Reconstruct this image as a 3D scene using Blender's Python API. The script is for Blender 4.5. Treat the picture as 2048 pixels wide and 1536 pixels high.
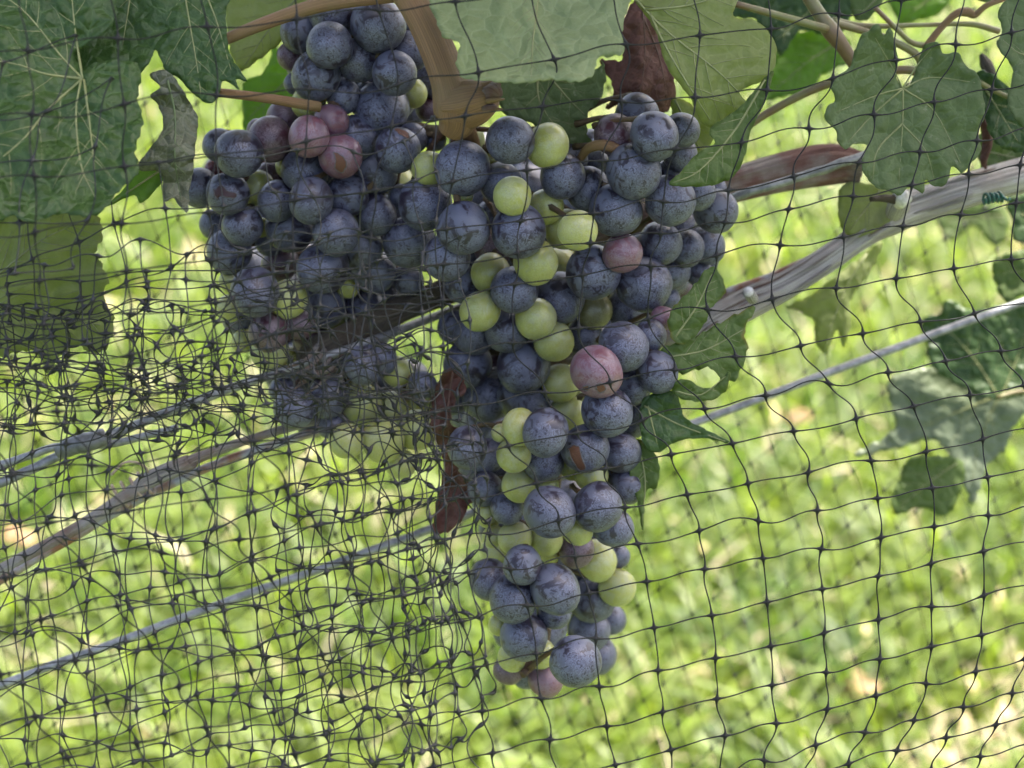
import bpy, math, random
import numpy as np
from mathutils import Vector, Matrix, noise as mnoise
from mathutils.geometry import delaunay_2d_cdt

for o in list(bpy.data.objects):
    bpy.data.objects.remove(o)
scene = bpy.context.scene
COL = scene.collection
rng = np.random.default_rng(7)
random.seed(7)

# ------------------------------------------------------------------ camera, sky, sun, exposure
HFOV, PITCH, CAM_H = math.radians(38), math.radians(25), 1.0
FOCUS = 0.438
cam_data = bpy.data.cameras.new('camera')
cam_data.angle = HFOV
cam_data.clip_start, cam_data.clip_end = 0.02, 500.0
cam_data.dof.use_dof = True
cam_data.dof.focus_distance = FOCUS
cam_data.dof.aperture_fstop = cam_data.lens / 5.0      # entrance pupil of 5.0 mm
cam = bpy.data.objects.new('camera', cam_data)
COL.objects.link(cam)
cam.location = (0, 0, CAM_H)
cam.rotation_euler = (math.pi / 2 - PITCH, 0, 0)
scene.camera = cam

SUN_EL, SUN_AZ = math.radians(64), math.radians(52)    # azimuth from +Y towards +X
world = bpy.data.worlds.new('World')
scene.world = world
world.use_nodes = True
wn = world.node_tree.nodes
sky = wn.new('ShaderNodeTexSky')
sky.sky_type = 'NISHITA'
sky.sun_disc = False
sky.sun_elevation = SUN_EL
sky.sun_rotation = SUN_AZ
sky.air_density, sky.dust_density, sky.ozone_density = 0.7, 7.0, 0.4
wn['Background'].inputs['Strength'].default_value = 0.15
world.node_tree.links.new(sky.outputs[0], wn['Background'].inputs['Color'])
sun_data = bpy.data.lights.new('sun', 'SUN')
sun_data.energy, sun_data.angle, sun_data.color = 3.3, math.radians(0.6), (1.0, 0.95, 0.86)
sun = bpy.data.objects.new('sun', sun_data)
COL.objects.link(sun)
SUN_DIR = Vector((math.sin(SUN_AZ) * math.cos(SUN_EL), math.cos(SUN_AZ) * math.cos(SUN_EL), math.sin(SUN_EL)))
sun.rotation_euler = SUN_DIR.to_track_quat('Z', 'Y').to_euler()
sun.location = (1, 1, 4)
scene.view_settings.view_transform = 'Standard'
scene.view_settings.look = 'None'
scene.view_settings.exposure = 2.5
scene.view_settings.gamma = 1.0
scene.view_settings.use_curve_mapping = False
scene.render.engine = 'CYCLES'
scene.cycles.use_denoising = True
scene.cycles.max_bounces = 6
scene.cycles.diffuse_bounces = 3
scene.cycles.glossy_bounces = 2
scene.cycles.transmission_bounces = 3
scene.cycles.adaptive_threshold = 0.025
scene.cycles.transparent_max_bounces = 4

# ------------------------------------------------------------------ placing: a photo point at a real distance
K = math.tan(HFOV / 2) / 1024.0
FW = np.array([0, math.cos(PITCH), -math.sin(PITCH)])
UP = np.array([0, math.sin(PITCH), math.cos(PITCH)])
RT = np.array([1.0, 0, 0])
EYE = np.array([0, 0, CAM_H])
def P(x, y, d):
    x, y, d = (np.asarray(v, float) for v in (x, y, d))
    return EYE + d[..., None] * (FW + ((x - 1024) * K)[..., None] * RT + ((768 - y) * K)[..., None] * UP)
def mm(px, d):                      # length in metres of px photo pixels at distance d
    return px * K * d

# ------------------------------------------------------------------ object helpers
def tag(o, label=None, cat=None, group=None, kind=None):
    if label: o['label'] = label
    if cat: o['category'] = cat
    if group: o['group'] = group
    if kind: o['kind'] = kind
    return o
def root(name, loc, label, cat, group=None):
    o = bpy.data.objects.new(name, None)
    o.empty_display_size = 0.02
    o.location = [float(v) for v in loc]
    COL.objects.link(o)
    return tag(o, label, cat, group)
def mesh(verts, faces, smooth=True, uv=None):
    me = bpy.data.meshes.new('mesh')
    me.from_pydata([tuple(v) for v in verts], [], [tuple(f) for f in faces])
    if uv is not None:
        lay = me.uv_layers.new(name='UVMap')
        idx = np.empty(len(me.loops), int)
        me.loops.foreach_get('vertex_index', idx)
        lay.data.foreach_set('uv', np.asarray(uv, np.float32)[idx].ravel())
    if smooth:
        me.polygons.foreach_set('use_smooth', [True] * len(me.polygons))
    me.update()
    return me
def obj(name, me, mat, parent=None, loc=None):
    """one mesh object; vertices given in world space are moved under the parent's origin"""
    o = bpy.data.objects.new(name, me)
    COL.objects.link(o)
    if mat is not None and not me.materials:
        me.materials.append(mat)
    if parent is not None:
        o.parent = parent
    if loc is not None:
        o.location = [float(v) for v in loc]
    return o
def rel(verts, parent):
    base = np.zeros(3)
    q = parent
    while q is not None:
        base += np.array(q.location); q = q.parent
    return np.asarray(verts) - base

def spline(pts, n):
    """Catmull-Rom through rows of pts (any columns), n samples a span"""
    p = np.asarray(pts, float)
    if len(p) == 2:
        t = np.linspace(0, 1, n + 1)[:, None]
        return p[0] * (1 - t) + p[1] * t
    q = np.vstack([2 * p[0] - p[1], p, 2 * p[-1] - p[-2]])
    out = []
    for i in range(len(p) - 1):
        a, b, c, d = q[i:i + 4]
        t = np.linspace(0, 1, n, endpoint=False)[:, None]
        out.append(0.5 * ((2 * b) + (c - a) * t + (2 * a - 5 * b + 4 * c - d) * t ** 2 + (3 * b - a - 3 * c + d) * t ** 3))
    out.append(p[-1:])
    return np.vstack(out)
def tube(pts, rad, sides=6, bump=None, cap=True):
    """tube along pts with radii rad; bump(angle, length) -> factor on the radius"""
    p = np.asarray(pts, float)
    n = len(p)
    rad = np.broadcast_to(np.asarray(rad, float), (n,))
    t = np.gradient(p, axis=0)
    t /= np.linalg.norm(t, axis=1)[:, None] + 1e-12
    ref = np.array([0, 0, 1.0]) if abs(t[0, 2]) < 0.8 else np.array([1.0, 0, 0])
    u = np.cross(t[0], ref); u /= np.linalg.norm(u)
    us = [u]
    for i in range(1, n):
        u = us[-1] - t[i] * us[-1].dot(t[i])
        l = np.linalg.norm(u)
        us.append(u / l if l > 1e-6 else us[-1])
    us = np.array(us)
    vs = np.cross(t, us)
    L = np.concatenate([[0], np.cumsum(np.linalg.norm(np.diff(p, axis=0), axis=1))])
    a = np.arange(sides) / sides * 2 * math.pi
    r = np.repeat(rad[:, None], sides, 1)
    if bump is not None:
        r = r * np.array([[bump(ai, li) for ai in a] for li in L])
    V = p[:, None] + r[..., None] * (np.cos(a)[None, :, None] * us[:, None] + np.sin(a)[None, :, None] * vs[:, None])
    V = V.reshape(-1, 3)
    uv = np.stack([np.repeat(np.abs(a / math.pi - 1)[None], n, 0), np.repeat(L[:, None], sides, 1)], -1).reshape(-1, 2)
    i = np.arange(n - 1)[:, None] * sides
    j = np.arange(sides)[None]
    j2 = (j + 1) % sides
    F = np.stack([i + j, i + j2, i + sides + j2, i + sides + j], -1).reshape(-1, 4)
    F = [tuple(int(q) for q in f) for f in F]
    if cap:
        F.append(tuple(range(sides - 1, -1, -1)))
        F.append(tuple(range((n - 1) * sides, n * sides)))
    return V, F, uv
def join(parts):
    V, F, U, o = [], [], [], 0
    for v, f, u in parts:
        V.append(v); U.append(u)
        F += [tuple(q + o for q in k) for k in f]
        o += len(v)
    return np.vstack(V), F, np.vstack(U)

# ------------------------------------------------------------------ material helpers
def new_mat(name):
    m = bpy.data.materials.new(name)
    m.use_nodes = True
    nt = m.node_tree
    return m, nt, nt.nodes['Principled BSDF'], nt.nodes['Material Output']
class NG:
    def __init__(s, nt): s.nt = nt
    def n(s, kind, **kw):
        x = s.nt.nodes.new(kind)
        for k, v in kw.items(): setattr(x, k, v)
        return x
    def l(s, a, b): s.nt.links.new(a, b)
    def noise(s, vec, scale, detail=4, rough=0.55, dist=0.0):
        x = s.n('ShaderNodeTexNoise')
        x.inputs['Scale'].default_value = scale; x.inputs['Detail'].default_value = detail
        x.inputs['Roughness'].default_value = rough; x.inputs['Distortion'].default_value = dist
        if vec is not None: s.l(vec, x.inputs['Vector'])
        return x.outputs['Fac']
    def voro(s, vec, scale, feature='F1', out='Distance'):
        x = s.n('ShaderNodeTexVoronoi', feature=feature)
        x.inputs['Scale'].default_value = scale
        s.l(vec, x.inputs['Vector'])
        return x.outputs[out]
    def ramp(s, fac, stops):
        x = s.n('ShaderNodeValToRGB')
        e = x.color_ramp.elements
        while len(e) > 1: e.remove(e[-1])
        for k, (p, c) in enumerate(stops):
            c = (c, c, c, 1) if isinstance(c, (int, float)) else tuple(c) + (1,)
            if k == 0: e[0].position = p; e[0].color = c
            else:
                q = e.new(p); q.color = c
        s.l(fac, x.inputs['Fac'])
        return x.outputs['Color']
    def mix(s, fac, a, b, blend='MIX'):
        x = s.n('ShaderNodeMix', data_type='RGBA', blend_type=blend)
        for sock, v in ((x.inputs['Factor'], fac), (x.inputs['A'], a), (x.inputs['B'], b)):
            if hasattr(v, 'links') or isinstance(v, bpy.types.NodeSocket): s.l(v, sock)
            elif isinstance(v, (int, float)): sock.default_value = v
            else: sock.default_value = tuple(v) + (1,)
        return x.outputs['Result']
    def math(s, op, a, b=0.0, c=0.0):
        x = s.n('ShaderNodeMath', operation=op)
        for sock, v in zip(x.inputs, (a, b, c)):
            if isinstance(v, bpy.types.NodeSocket): s.l(v, sock)
            else: sock.default_value = v
        return x.outputs[0]
    def bump(s, h, strength, dist):
        x = s.n('ShaderNodeBump')
        x.inputs['Strength'].default_value = strength; x.inputs['Distance'].default_value = dist
        s.l(h, x.inputs['Height'])
        return x.outputs['Normal']

def berry_mat(name, skin, skin2, bloom, amount, sss=0.0, specks=0.5, gloss=0.40, fleck=1.0):
    """waxy bloom over the skin, rubbed off in patches and fine scratches towards the tip (-Z)"""
    m, nt, b, out = new_mat(name)
    g = NG(nt)
    tc = g.n('ShaderNodeTexCoord').outputs['Object']
    rnd = g.n('ShaderNodeObjectInfo').outputs['Random']
    off = g.n('ShaderNodeVectorMath', operation='SCALE'); off.inputs['Scale'].default_value = 1.0
    comb = g.n('ShaderNodeCombineXYZ')
    for k, f in enumerate((37.0, 91.0, 13.0)): g.l(g.math('MULTIPLY', rnd, f), comb.inputs[k])
    add = g.n('ShaderNodeVectorMath', operation='ADD')
    g.l(tc, add.inputs[0]); g.l(comb.outputs[0], add.inputs[1])
    v = add.outputs[0]
    sep = g.n('ShaderNodeSeparateXYZ'); g.l(tc, sep.inputs[0])
    tip = g.math('MULTIPLY_ADD', sep.outputs['Z'], -0.5, 0.5)             # 1 at the tip
    base = g.mix(g.noise(v, 1.6, 3), skin, skin2)
    # rubbed patches
    rub = g.ramp(g.math('ADD', g.noise(v, 1.7, 7, 0.68, 0.9), g.math('MULTIPLY', tip, -0.12)), [(0.405, 0.0), (0.465, 1.0)])
    # worm-like scratches
    wv = g.noise(v, 4.2, 3, 0.6, 2.2)
    worm = g.ramp(g.math('ABSOLUTE', g.math('SUBTRACT', wv, 0.5)), [(0.0, 1.0), (0.025, 0.85), (0.055, 0.0)])
    wmask = g.ramp(g.math('ADD', g.math('MULTIPLY', tip, 0.8), g.noise(v, 1.3, 3)), [(0.98, 0.0), (1.22, 1.0)])
    fine = g.ramp(g.noise(v, 4.2, 2, 0.55, 2.0), [(0.34, 0.0), (0.58, 1.0)])
    cover = g.mix(g.math('MULTIPLY', wmask, 0.7 * fleck), rub, fine)
    cover = g.math('MULTIPLY', cover, g.math('MULTIPLY_ADD', g.noise(v, 1.5, 2), 0.5, amount - 0.25))
    blo = g.mix(g.noise(v, 1.1, 2), bloom, tuple(c * 0.72 for c in bloom))
    blo = g.mix(rnd, blo, g.mix(1.0, blo, (0.70, 0.68, 0.68), 'MULTIPLY'))
    col = g.mix(cover, base, blo)
    col = g.mix(g.math('MULTIPLY', g.math('MULTIPLY', worm, wmask), 0.42 * fleck), col, tuple(min(1, c * 1.6 + 0.02) for c in bloom))
    dots = g.ramp(g.voro(v, 7.5), [(0.05, 1.0), (0.11, 0.0)])
    dmask = g.ramp(g.noise(v, 2.6, 2), [(0.45, 0.0), (0.6, 1.0)])
    col = g.mix(g.math('MULTIPLY', g.math('MULTIPLY', dots, dmask), specks), col, (0.05, 0.03, 0.02))
    scar = g.ramp(g.math('ADD', tip, g.math('MULTIPLY', g.noise(v, 5, 3), 0.02)), [(1.0005, 0.0), (1.003, 1.0)])
    col = g.mix(scar, col, (0.09, 0.05, 0.03))
    g.l(col, b.inputs['Base Color'])
    g.l(g.math('MULTIPLY_ADD', cover, 0.20, gloss - 0.08), b.inputs['Roughness'])
    b.inputs['Specular IOR Level'].default_value = 0.5
    if sss:
        b.inputs['Subsurface Weight'].default_value = sss
        b.inputs['Subsurface Radius'].default_value = (1.0, 0.8, 0.25)
        b.inputs['Subsurface Scale'].default_value = 0.0055
    g.l(g.bump(g.noise(v, 2.6, 3, 0.6), 0.25, 0.0005), b.inputs['Normal'])
    return m

def leaf_mat(name, c1, c2, trans, tcol, rough=0.5, spots=0.0, spot_col=(0.3, 0.3, 0.25), relief=0.5, edge=None):
    m, nt, b, out = new_mat(name)
    g = NG(nt)
    v = g.n('ShaderNodeTexCoord').outputs['Object']
    warp = g.n('ShaderNodeMixRGB') if False else None
    big = g.noise(v, 28, 5, 0.6)
    net1 = g.voro(v, 190, 'DISTANCE_TO_EDGE')
    net2 = g.voro(v, 620, 'DISTANCE_TO_EDGE')
    lines = g.ramp(net1, [(0.0, 1.0), (0.07, 0.0)])
    lines2 = g.ramp(net2, [(0.0, 1.0), (0.1, 0.0)])
    col = g.mix(g.ramp(big, [(0.35, 0.0), (0.65, 1.0)]), c1, c2)
    col = g.mix(g.math('MULTIPLY', lines, 0.35), col, tuple(min(1, c * 1.7 + 0.01) for c in c2))
    col = g.mix(g.math('MULTIPLY', lines2, 0.18), col, tuple(min(1, c * 1.5 + 0.01) for c in c2))
    if spots:
        s = g.ramp(g.noise(v, 330, 3, 0.7), [(0.62, 0.0), (0.72, 1.0)])
        col = g.mix(g.math('MULTIPLY', s, spots), col, spot_col)
    blot = g.ramp(g.noise(v, 60, 4, 0.6), [(0.70, 0.0), (0.78, 1.0)])
    col = g.mix(g.math('MULTIPLY', blot, 0.5), col, (0.12, 0.08, 0.02))
    if edge:
        uv = g.n('ShaderNodeUVMap').outputs['UV']
        sx = g.n('ShaderNodeSeparateXYZ'); g.l(uv, sx.inputs[0])
        e = g.ramp(g.math('ADD', sx.outputs['X'], g.math('MULTIPLY', g.noise(v, 120, 4), 4.0)), [(0.0, 1.0), (0.9, 0.9), (1.0, 0.0)])
        e2 = g.ramp(g.math('ADD', g.math('MULTIPLY', sx.outputs['X'], 0.12), g.noise(v, 45, 3)), [(0.36, 1.0), (0.46, 0.0)])
        col = g.mix(e2, col, edge)
    g.l(col, b.inputs['Base Color'])
    b.inputs['Roughness'].default_value = rough
    b.inputs['Specular IOR Level'].default_value = 0.3
    h = g.math('ADD', g.math('MULTIPLY', g.ramp(net1, [(0.0, 0.0), (0.35, 1.0)]), 1.0), g.math('MULTIPLY', net2, 0.5))
    g.l(g.bump(g.math('ADD', h, g.math('MULTIPLY', g.noise(v, 90, 3), 1.2)), relief, 0.0011), b.inputs['Normal'])
    tr = g.n('ShaderNodeBsdfTranslucent')
    tmix = g.mix(g.math('MULTIPLY', lines, 0.35), tcol, tuple(c * 0.55 for c in tcol))
    g.l(tmix, tr.inputs['Color'])
    ms = g.n('ShaderNodeMixShader'); ms.inputs[0].default_value = trans
    g.l(b.outputs[0], ms.inputs[1]); g.l(tr.outputs[0], ms.inputs[2])
    g.l(ms.outputs[0], out.inputs['Surface'])
    return m

def bark_mat(name, c1, c2, c3, rough=0.85, streak=14, along=60, bump=0.7):
    m, nt, b, out = new_mat(name)
    g = NG(nt)
    uv = g.n('ShaderNodeUVMap').outputs['UV']
    mp = g.n('ShaderNodeMapping'); mp.inputs['Scale'].default_value = (streak, along, 1)
    g.l(uv, mp.inputs['Vector'])
    s1 = g.noise(mp.outputs[0], 1.0, 7, 0.7, 0.4)
    v = g.n('ShaderNodeTexCoord').outputs['Object']
    pat = g.ramp(g.noise(v, 70, 4, 0.6), [(0.42, 0.0), (0.6, 1.0)])
    col = g.mix(g.ramp(s1, [(0.33, 0.0), (0.62, 1.0)]), c1, c2)
    col = g.mix(g.math('MULTIPLY', pat, 0.75), col, g.mix(s1, tuple(c * 0.5 for c in c3), c3))
    g.l(col, b.inputs['Base Color'])
    b.inputs['Roughness'].default_value = rough
    g.l(g.bump(g.math('ADD', s1, g.math('MULTIPLY', g.noise(v, 900, 4), 0.25)), bump, 0.0016), b.inputs['Normal'])
    return m

def plain_mat(name, c1, c2, rough=0.6, scale=300, metal=0.0, bump=0.2, spec=0.5):
    m, nt, b, out = new_mat(name)
    g = NG(nt)
    v = g.n('ShaderNodeTexCoord').outputs['Object']
    n1 = g.noise(v, scale, 5, 0.65)
    g.l(g.mix(g.ramp(n1, [(0.38, 0.0), (0.62, 1.0)]), c1, c2), b.inputs['Base Color'])
    b.inputs['Roughness'].default_value = rough
    b.inputs['Metallic'].default_value = metal
    b.inputs['Specular IOR Level'].default_value = spec
    g.l(g.bump(n1, bump, 0.0004), b.inputs['Normal'])
    return m

M = {}
M['b'] = berry_mat('grape_blue_black', (0.012, 0.013, 0.022), (0.030, 0.020, 0.034), (0.112, 0.122, 0.176), 0.90)
M['m'] = berry_mat('grape_dark_mauve', (0.035, 0.012, 0.020), (0.060, 0.020, 0.030), (0.140, 0.105, 0.130), 0.75)
M['p'] = berry_mat('grape_pink_mauve', (0.10, 0.036, 0.056), (0.15, 0.065, 0.080), (0.205, 0.155, 0.192), 0.60, sss=0.3, fleck=0.6)
M['r'] = berry_mat('grape_dark_red', (0.12, 0.012, 0.012), (0.06, 0.01, 0.012), (0.14, 0.06, 0.07), 0.4, sss=0.2)
M['g'] = berry_mat('grape_unripe_green', (0.24, 0.27, 0.070), (0.32, 0.32, 0.11), (0.40, 0.42, 0.25), 0.66, sss=0.8, specks=0.6, fleck=0.35, gloss=0.36)
M['o'] = berry_mat('grape_dull_olive', (0.12, 0.12, 0.04), (0.16, 0.14, 0.06), (0.25, 0.25, 0.15), 0.5, sss=0.3, specks=0.8, fleck=0.6)
M['scar'] = plain_mat('split_grape_flesh', (0.14, 0.055, 0.025), (0.05, 0.018, 0.012), 0.7, 700)
M['scar_dark'] = plain_mat('rotted_grape_hole', (0.05, 0.008, 0.010), (0.012, 0.004, 0.004), 0.4, 900)
M['scar_rim'] = plain_mat('split_grape_skin_edge', (0.13, 0.12, 0.125), (0.06, 0.05, 0.05), 0.8, 900)
M['stalk'] = bark_mat('bunch_stalk', (0.09, 0.075, 0.025), (0.06, 0.04, 0.02), (0.13, 0.06, 0.035), 0.7)

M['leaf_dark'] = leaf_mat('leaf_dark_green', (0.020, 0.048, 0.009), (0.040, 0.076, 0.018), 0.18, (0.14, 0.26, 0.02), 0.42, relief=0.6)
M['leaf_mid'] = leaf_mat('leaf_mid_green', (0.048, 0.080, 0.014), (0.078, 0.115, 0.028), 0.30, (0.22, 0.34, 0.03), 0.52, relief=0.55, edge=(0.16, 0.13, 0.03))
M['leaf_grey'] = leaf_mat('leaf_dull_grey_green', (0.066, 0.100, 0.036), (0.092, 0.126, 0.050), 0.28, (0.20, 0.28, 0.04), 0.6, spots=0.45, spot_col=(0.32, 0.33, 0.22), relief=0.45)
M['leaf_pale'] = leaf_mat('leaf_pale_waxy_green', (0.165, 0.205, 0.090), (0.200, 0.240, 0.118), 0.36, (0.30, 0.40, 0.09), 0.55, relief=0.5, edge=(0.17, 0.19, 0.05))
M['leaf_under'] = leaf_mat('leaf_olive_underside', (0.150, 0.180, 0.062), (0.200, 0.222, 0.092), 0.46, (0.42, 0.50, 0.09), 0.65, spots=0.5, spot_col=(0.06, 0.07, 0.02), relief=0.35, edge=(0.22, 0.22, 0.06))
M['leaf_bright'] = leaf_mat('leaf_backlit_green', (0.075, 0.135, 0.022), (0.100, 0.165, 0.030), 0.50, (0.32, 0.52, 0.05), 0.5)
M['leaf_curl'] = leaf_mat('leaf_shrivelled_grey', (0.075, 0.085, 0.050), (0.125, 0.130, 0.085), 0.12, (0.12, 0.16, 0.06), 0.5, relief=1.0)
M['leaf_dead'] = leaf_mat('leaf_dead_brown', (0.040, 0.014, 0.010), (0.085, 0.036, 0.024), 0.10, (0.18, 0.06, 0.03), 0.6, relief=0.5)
M['leaf_shine'] = leaf_mat('leaf_sunlit_topside', (0.120, 0.150, 0.085), (0.16, 0.19, 0.12), 0.25, (0.20, 0.28, 0.06), 0.42, relief=0.4)  # sunlit paleness of the leaf painted into its base colour
M['vein_light'] = plain_mat('leaf_vein_light', (0.15, 0.17, 0.06), (0.20, 0.21, 0.08), 0.55, 200, bump=0.05)
M['vein_dark'] = plain_mat('leaf_vein_green', (0.075, 0.11, 0.04), (0.10, 0.13, 0.05), 0.55, 200, bump=0.05)
M['vein_dead'] = plain_mat('leaf_vein_brown', (0.06, 0.03, 0.018), (0.10, 0.05, 0.03), 0.7, 200)
M['bark_grey'] = bark_mat('cane_weathered_grey', (0.085, 0.072, 0.062), (0.56, 0.53, 0.49), (0.42, 0.37, 0.33), along=12, streak=26, bump=1.0)
M['bark_red'] = bark_mat('cane_reddish_peeling', (0.07, 0.05, 0.04), (0.26, 0.21, 0.18), (0.17, 0.055, 0.035), along=26, streak=8, bump=1.0)
M['bark_dark'] = bark_mat('cane_dark_brown', (0.022, 0.018, 0.014), (0.085, 0.070, 0.045), (0.07, 0.045, 0.025), along=25, streak=8, bump=1.0)
M['bark_strip'] = bark_mat('cane_thin_grey_brown', (0.12, 0.11, 0.10), (0.30, 0.28, 0.265), (0.17, 0.085, 0.05), along=18, streak=6, bump=1.0)
M['shoot'] = bark_mat('shoot_tan_green', (0.085, 0.042, 0.018), (0.26, 0.145, 0.065), (0.22, 0.145, 0.055), 0.6, along=14, streak=60, bump=0.5)
M['petiole'] = bark_mat('petiole_green_red', (0.13, 0.15, 0.045), (0.17, 0.16, 0.06), (0.17, 0.085, 0.045), 0.5, along=40, streak=6, bump=0.15)
M['cut_wood'] = plain_mat('cut_wood_end', (0.42, 0.38, 0.33), (0.62, 0.60, 0.57), 0.8, 500)
M['wire'] = plain_mat('galvanised_wire', (0.14, 0.145, 0.15), (0.28, 0.28, 0.285), 0.55, 260, metal=0.55, bump=0.25)
M['wire_rust'] = plain_mat('wire_rust_spotted', (0.30, 0.31, 0.32), (0.20, 0.095, 0.055), 0.6, 110, metal=0.35, bump=0.3)
M['clamp'] = plain_mat('dark_grey_sleeve', (0.075, 0.078, 0.082), (0.14, 0.14, 0.145), 0.5, 300, metal=0.3)
M['net'] = plain_mat('black_net_plastic', (0.006, 0.006, 0.006), (0.012, 0.012, 0.012), 0.55, 500, bump=0.1, spec=0.22)
M['net_gather'] = plain_mat('black_net_plastic_gathered', (0.007, 0.007, 0.007), (0.015, 0.015, 0.015), 0.42, 500, bump=0.1, spec=0.4)
M['tie_green'] = plain_mat('green_tie_plastic', (0.010, 0.060, 0.042), (0.016, 0.085, 0.058), 0.5, 400)
M['tendril'] = plain_mat('dry_tendril', (0.22, 0.15, 0.10), (0.36, 0.30, 0.25), 0.7, 500)

# ------------------------------------------------------------------ ground and grass
def ground_mat():
    m, nt, b, out = new_mat('lawn_soil')
    g = NG(nt)
    v = g.n('ShaderNodeTexCoord').outputs['Object']
    c = g.mix(g.ramp(g.noise(v, 9, 6, 0.65), [(0.42, 0.0), (0.62, 1.0)]), (0.030, 0.055, 0.012), (0.075, 0.095, 0.025))
    dry = g.ramp(g.noise(v, 2.2, 4, 0.6), [(0.64, 0.0), (0.74, 1.0)])
    c = g.mix(dry, c, (0.26, 0.20, 0.14))
    g.l(c, b.inputs['Base Color'])
    b.inputs['Roughness'].default_value = 0.95
    return m
gx = np.concatenate([-np.geomspace(250, 4, 8), np.linspace(-3, 3, 13), np.geomspace(4, 250, 8)])
gy = np.concatenate([[-60, -10, -3], np.linspace(0, 10, 21), np.geomspace(12, 300, 10)])
GX, GY = np.meshgrid(gx, gy, indexing='ij')
GV = np.stack([GX, GY, 0.012 * np.sin(GX * 2.1) * np.cos(GY * 1.7) * (np.abs(GX) < 3.5) * (GY < 11)], -1).reshape(-1, 3)
n2 = len(gy)
GF = [(i * n2 + j, (i + 1) * n2 + j, (i + 1) * n2 + j + 1, i * n2 + j + 1) for i in range(len(gx) - 1) for j in range(n2 - 1)]
tag(obj('ground', mesh(GV, GF), ground_mat()), 'lawn soil between the vine rows', kind='structure')

def grass_mat():
    m, nt, b, out = new_mat('grass_blades')
    g = NG(nt)
    at = g.n('ShaderNodeAttribute', attribute_name='tint').outputs['Fac']
    v = g.n('ShaderNodeTexCoord').outputs['Object']
    big = g.ramp(g.noise(v, 5.5, 4, 0.6), [(0.36, 0.0), (0.64, 1.0)])
    c = g.mix(g.math('MULTIPLY', big, 0.9), (0.042, 0.086, 0.007), (0.118, 0.160, 0.016))
    c = g.mix(g.ramp(g.noise(v, 17, 3, 0.6), [(0.38, 0.60), (0.52, 0.0)]), c, (0.028, 0.062, 0.010))
    c = g.mix(g.ramp(at, [(0.25, 0.0), (0.80, 0.75)]), c, (0.138, 0.182, 0.018))
    c = g.mix(g.ramp(at, [(0.84, 0.0), (0.86, 1.0)]), c, (0.40, 0.33, 0.23))
    g.l(c, b.inputs['Base Color'])
    b.inputs['Roughness'].default_value = 0.5
    tr = g.n('ShaderNodeBsdfTranslucent')
    g.l(g.mix(1.0, c, (2.3, 2.3, 1.9), 'MULTIPLY'), tr.inputs['Color'])
    ms = g.n('ShaderNodeMixShader'); ms.inputs[0].default_value = 0.42
    g.l(b.outputs[0], ms.inputs[1]); g.l(tr.outputs[0], ms.inputs[2])
    g.l(ms.outputs[0], out.inputs['Surface'])
    return m
def build_grass(n):
    # more blades where the camera stands close to the lawn; tufts gather the blades
    nt_ = n // 9
    y = np.exp(rng.uniform(math.log(0.75), math.log(11.0), nt_))
    x = rng.uniform(-1, 1, nt_) * (y * 0.42 + 0.55)
    sz = rng.uniform(0.6, 1.35, nt_)
    k = np.repeat(np.arange(nt_), 9)
    n = len(k)
    spread = 0.012 + 0.010 * y[k]
    bx = x[k] + rng.normal(0, 1, n) * spread
    by = y[k] + rng.normal(0, 1, n) * spread
    dryp = np.array([mnoise.noise(Vector((a * 2.1, b_ * 2.1, 3.3))) + 0.5 * mnoise.noise(Vector((a * 6, b_ * 6, 9.1))) for a, b_ in zip(bx, by)])
    keep = ~((dryp > 0.50) & (rng.random(n) < 0.4))
    bx, by, k, dryp = bx[keep], by[keep], k[keep], dryp[keep]
    n = len(bx)
    h = sz[k] * rng.uniform(0.025, 0.085, n) * np.where(dryp > 0.42, 0.55, 1.0)
    w = rng.uniform(0.0022, 0.0050, n) * (1 + 0.12 * by)
    az = rng.uniform(0, 2 * math.pi, n)
    lean = rng.uniform(0.15, 1.3, n)
    dirv = np.stack([np.cos(az), np.sin(az), np.zeros(n)], -1)
    side = np.stack([-np.sin(az), np.cos(az), np.zeros(n)], -1)
    b0 = np.stack([bx, by, np.full(n, -0.004)], -1)
    p1 = b0 + dirv * (h * lean * 0.28)[:, None] + np.array([0, 0, 1.0]) * (h * 0.62)[:, None]
    p2 = b0 + dirv * (h * lean)[:, None] + np.array([0, 0, 1.0]) * (h * (1.0 - 0.28 * lean))[:, None]
    V = np.stack([b0 - side * w[:, None], b0 + side * w[:, None], p1 + side * (w * 0.8)[:, None], p1 - side * (w * 0.8)[:, None], p2], 1).reshape(-1, 3)
    i = np.arange(n)[:, None] * 5
    tris = np.concatenate([i + [0, 1, 2], i + [0, 2, 3], i + [3, 2, 4]], 1).reshape(-1, 3)
    me = bpy.data.meshes.new('grass')
    me.vertices.add(len(V)); me.vertices.foreach_set('co', V.ravel())
    me.loops.add(tris.size); me.loops.foreach_set('vertex_index', tris.ravel().astype(np.int32))
    me.polygons.add(len(tris))
    me.polygons.foreach_set('loop_start', np.arange(0, tris.size, 3, dtype=np.int32))
    me.polygons.foreach_set('loop_total', np.full(len(tris), 3, np.int32))
    me.update(calc_edges=True)
    t = rng.random(n)
    t = np.where((dryp > 0.46) & (rng.random(n) < 0.5), 0.95, np.where(rng.random(n) < 0.04, 0.95, t * 0.82))
    a = me.attributes.new('tint', 'FLOAT', 'POINT')
    a.data.foreach_set('value', np.repeat(t, 5).astype(np.float32))
    return me
tag(obj('grass', build_grass(150000), grass_mat()), 'sunlit short lawn grass with dry patches behind the vine', 'grass', kind='stuff')

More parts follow.
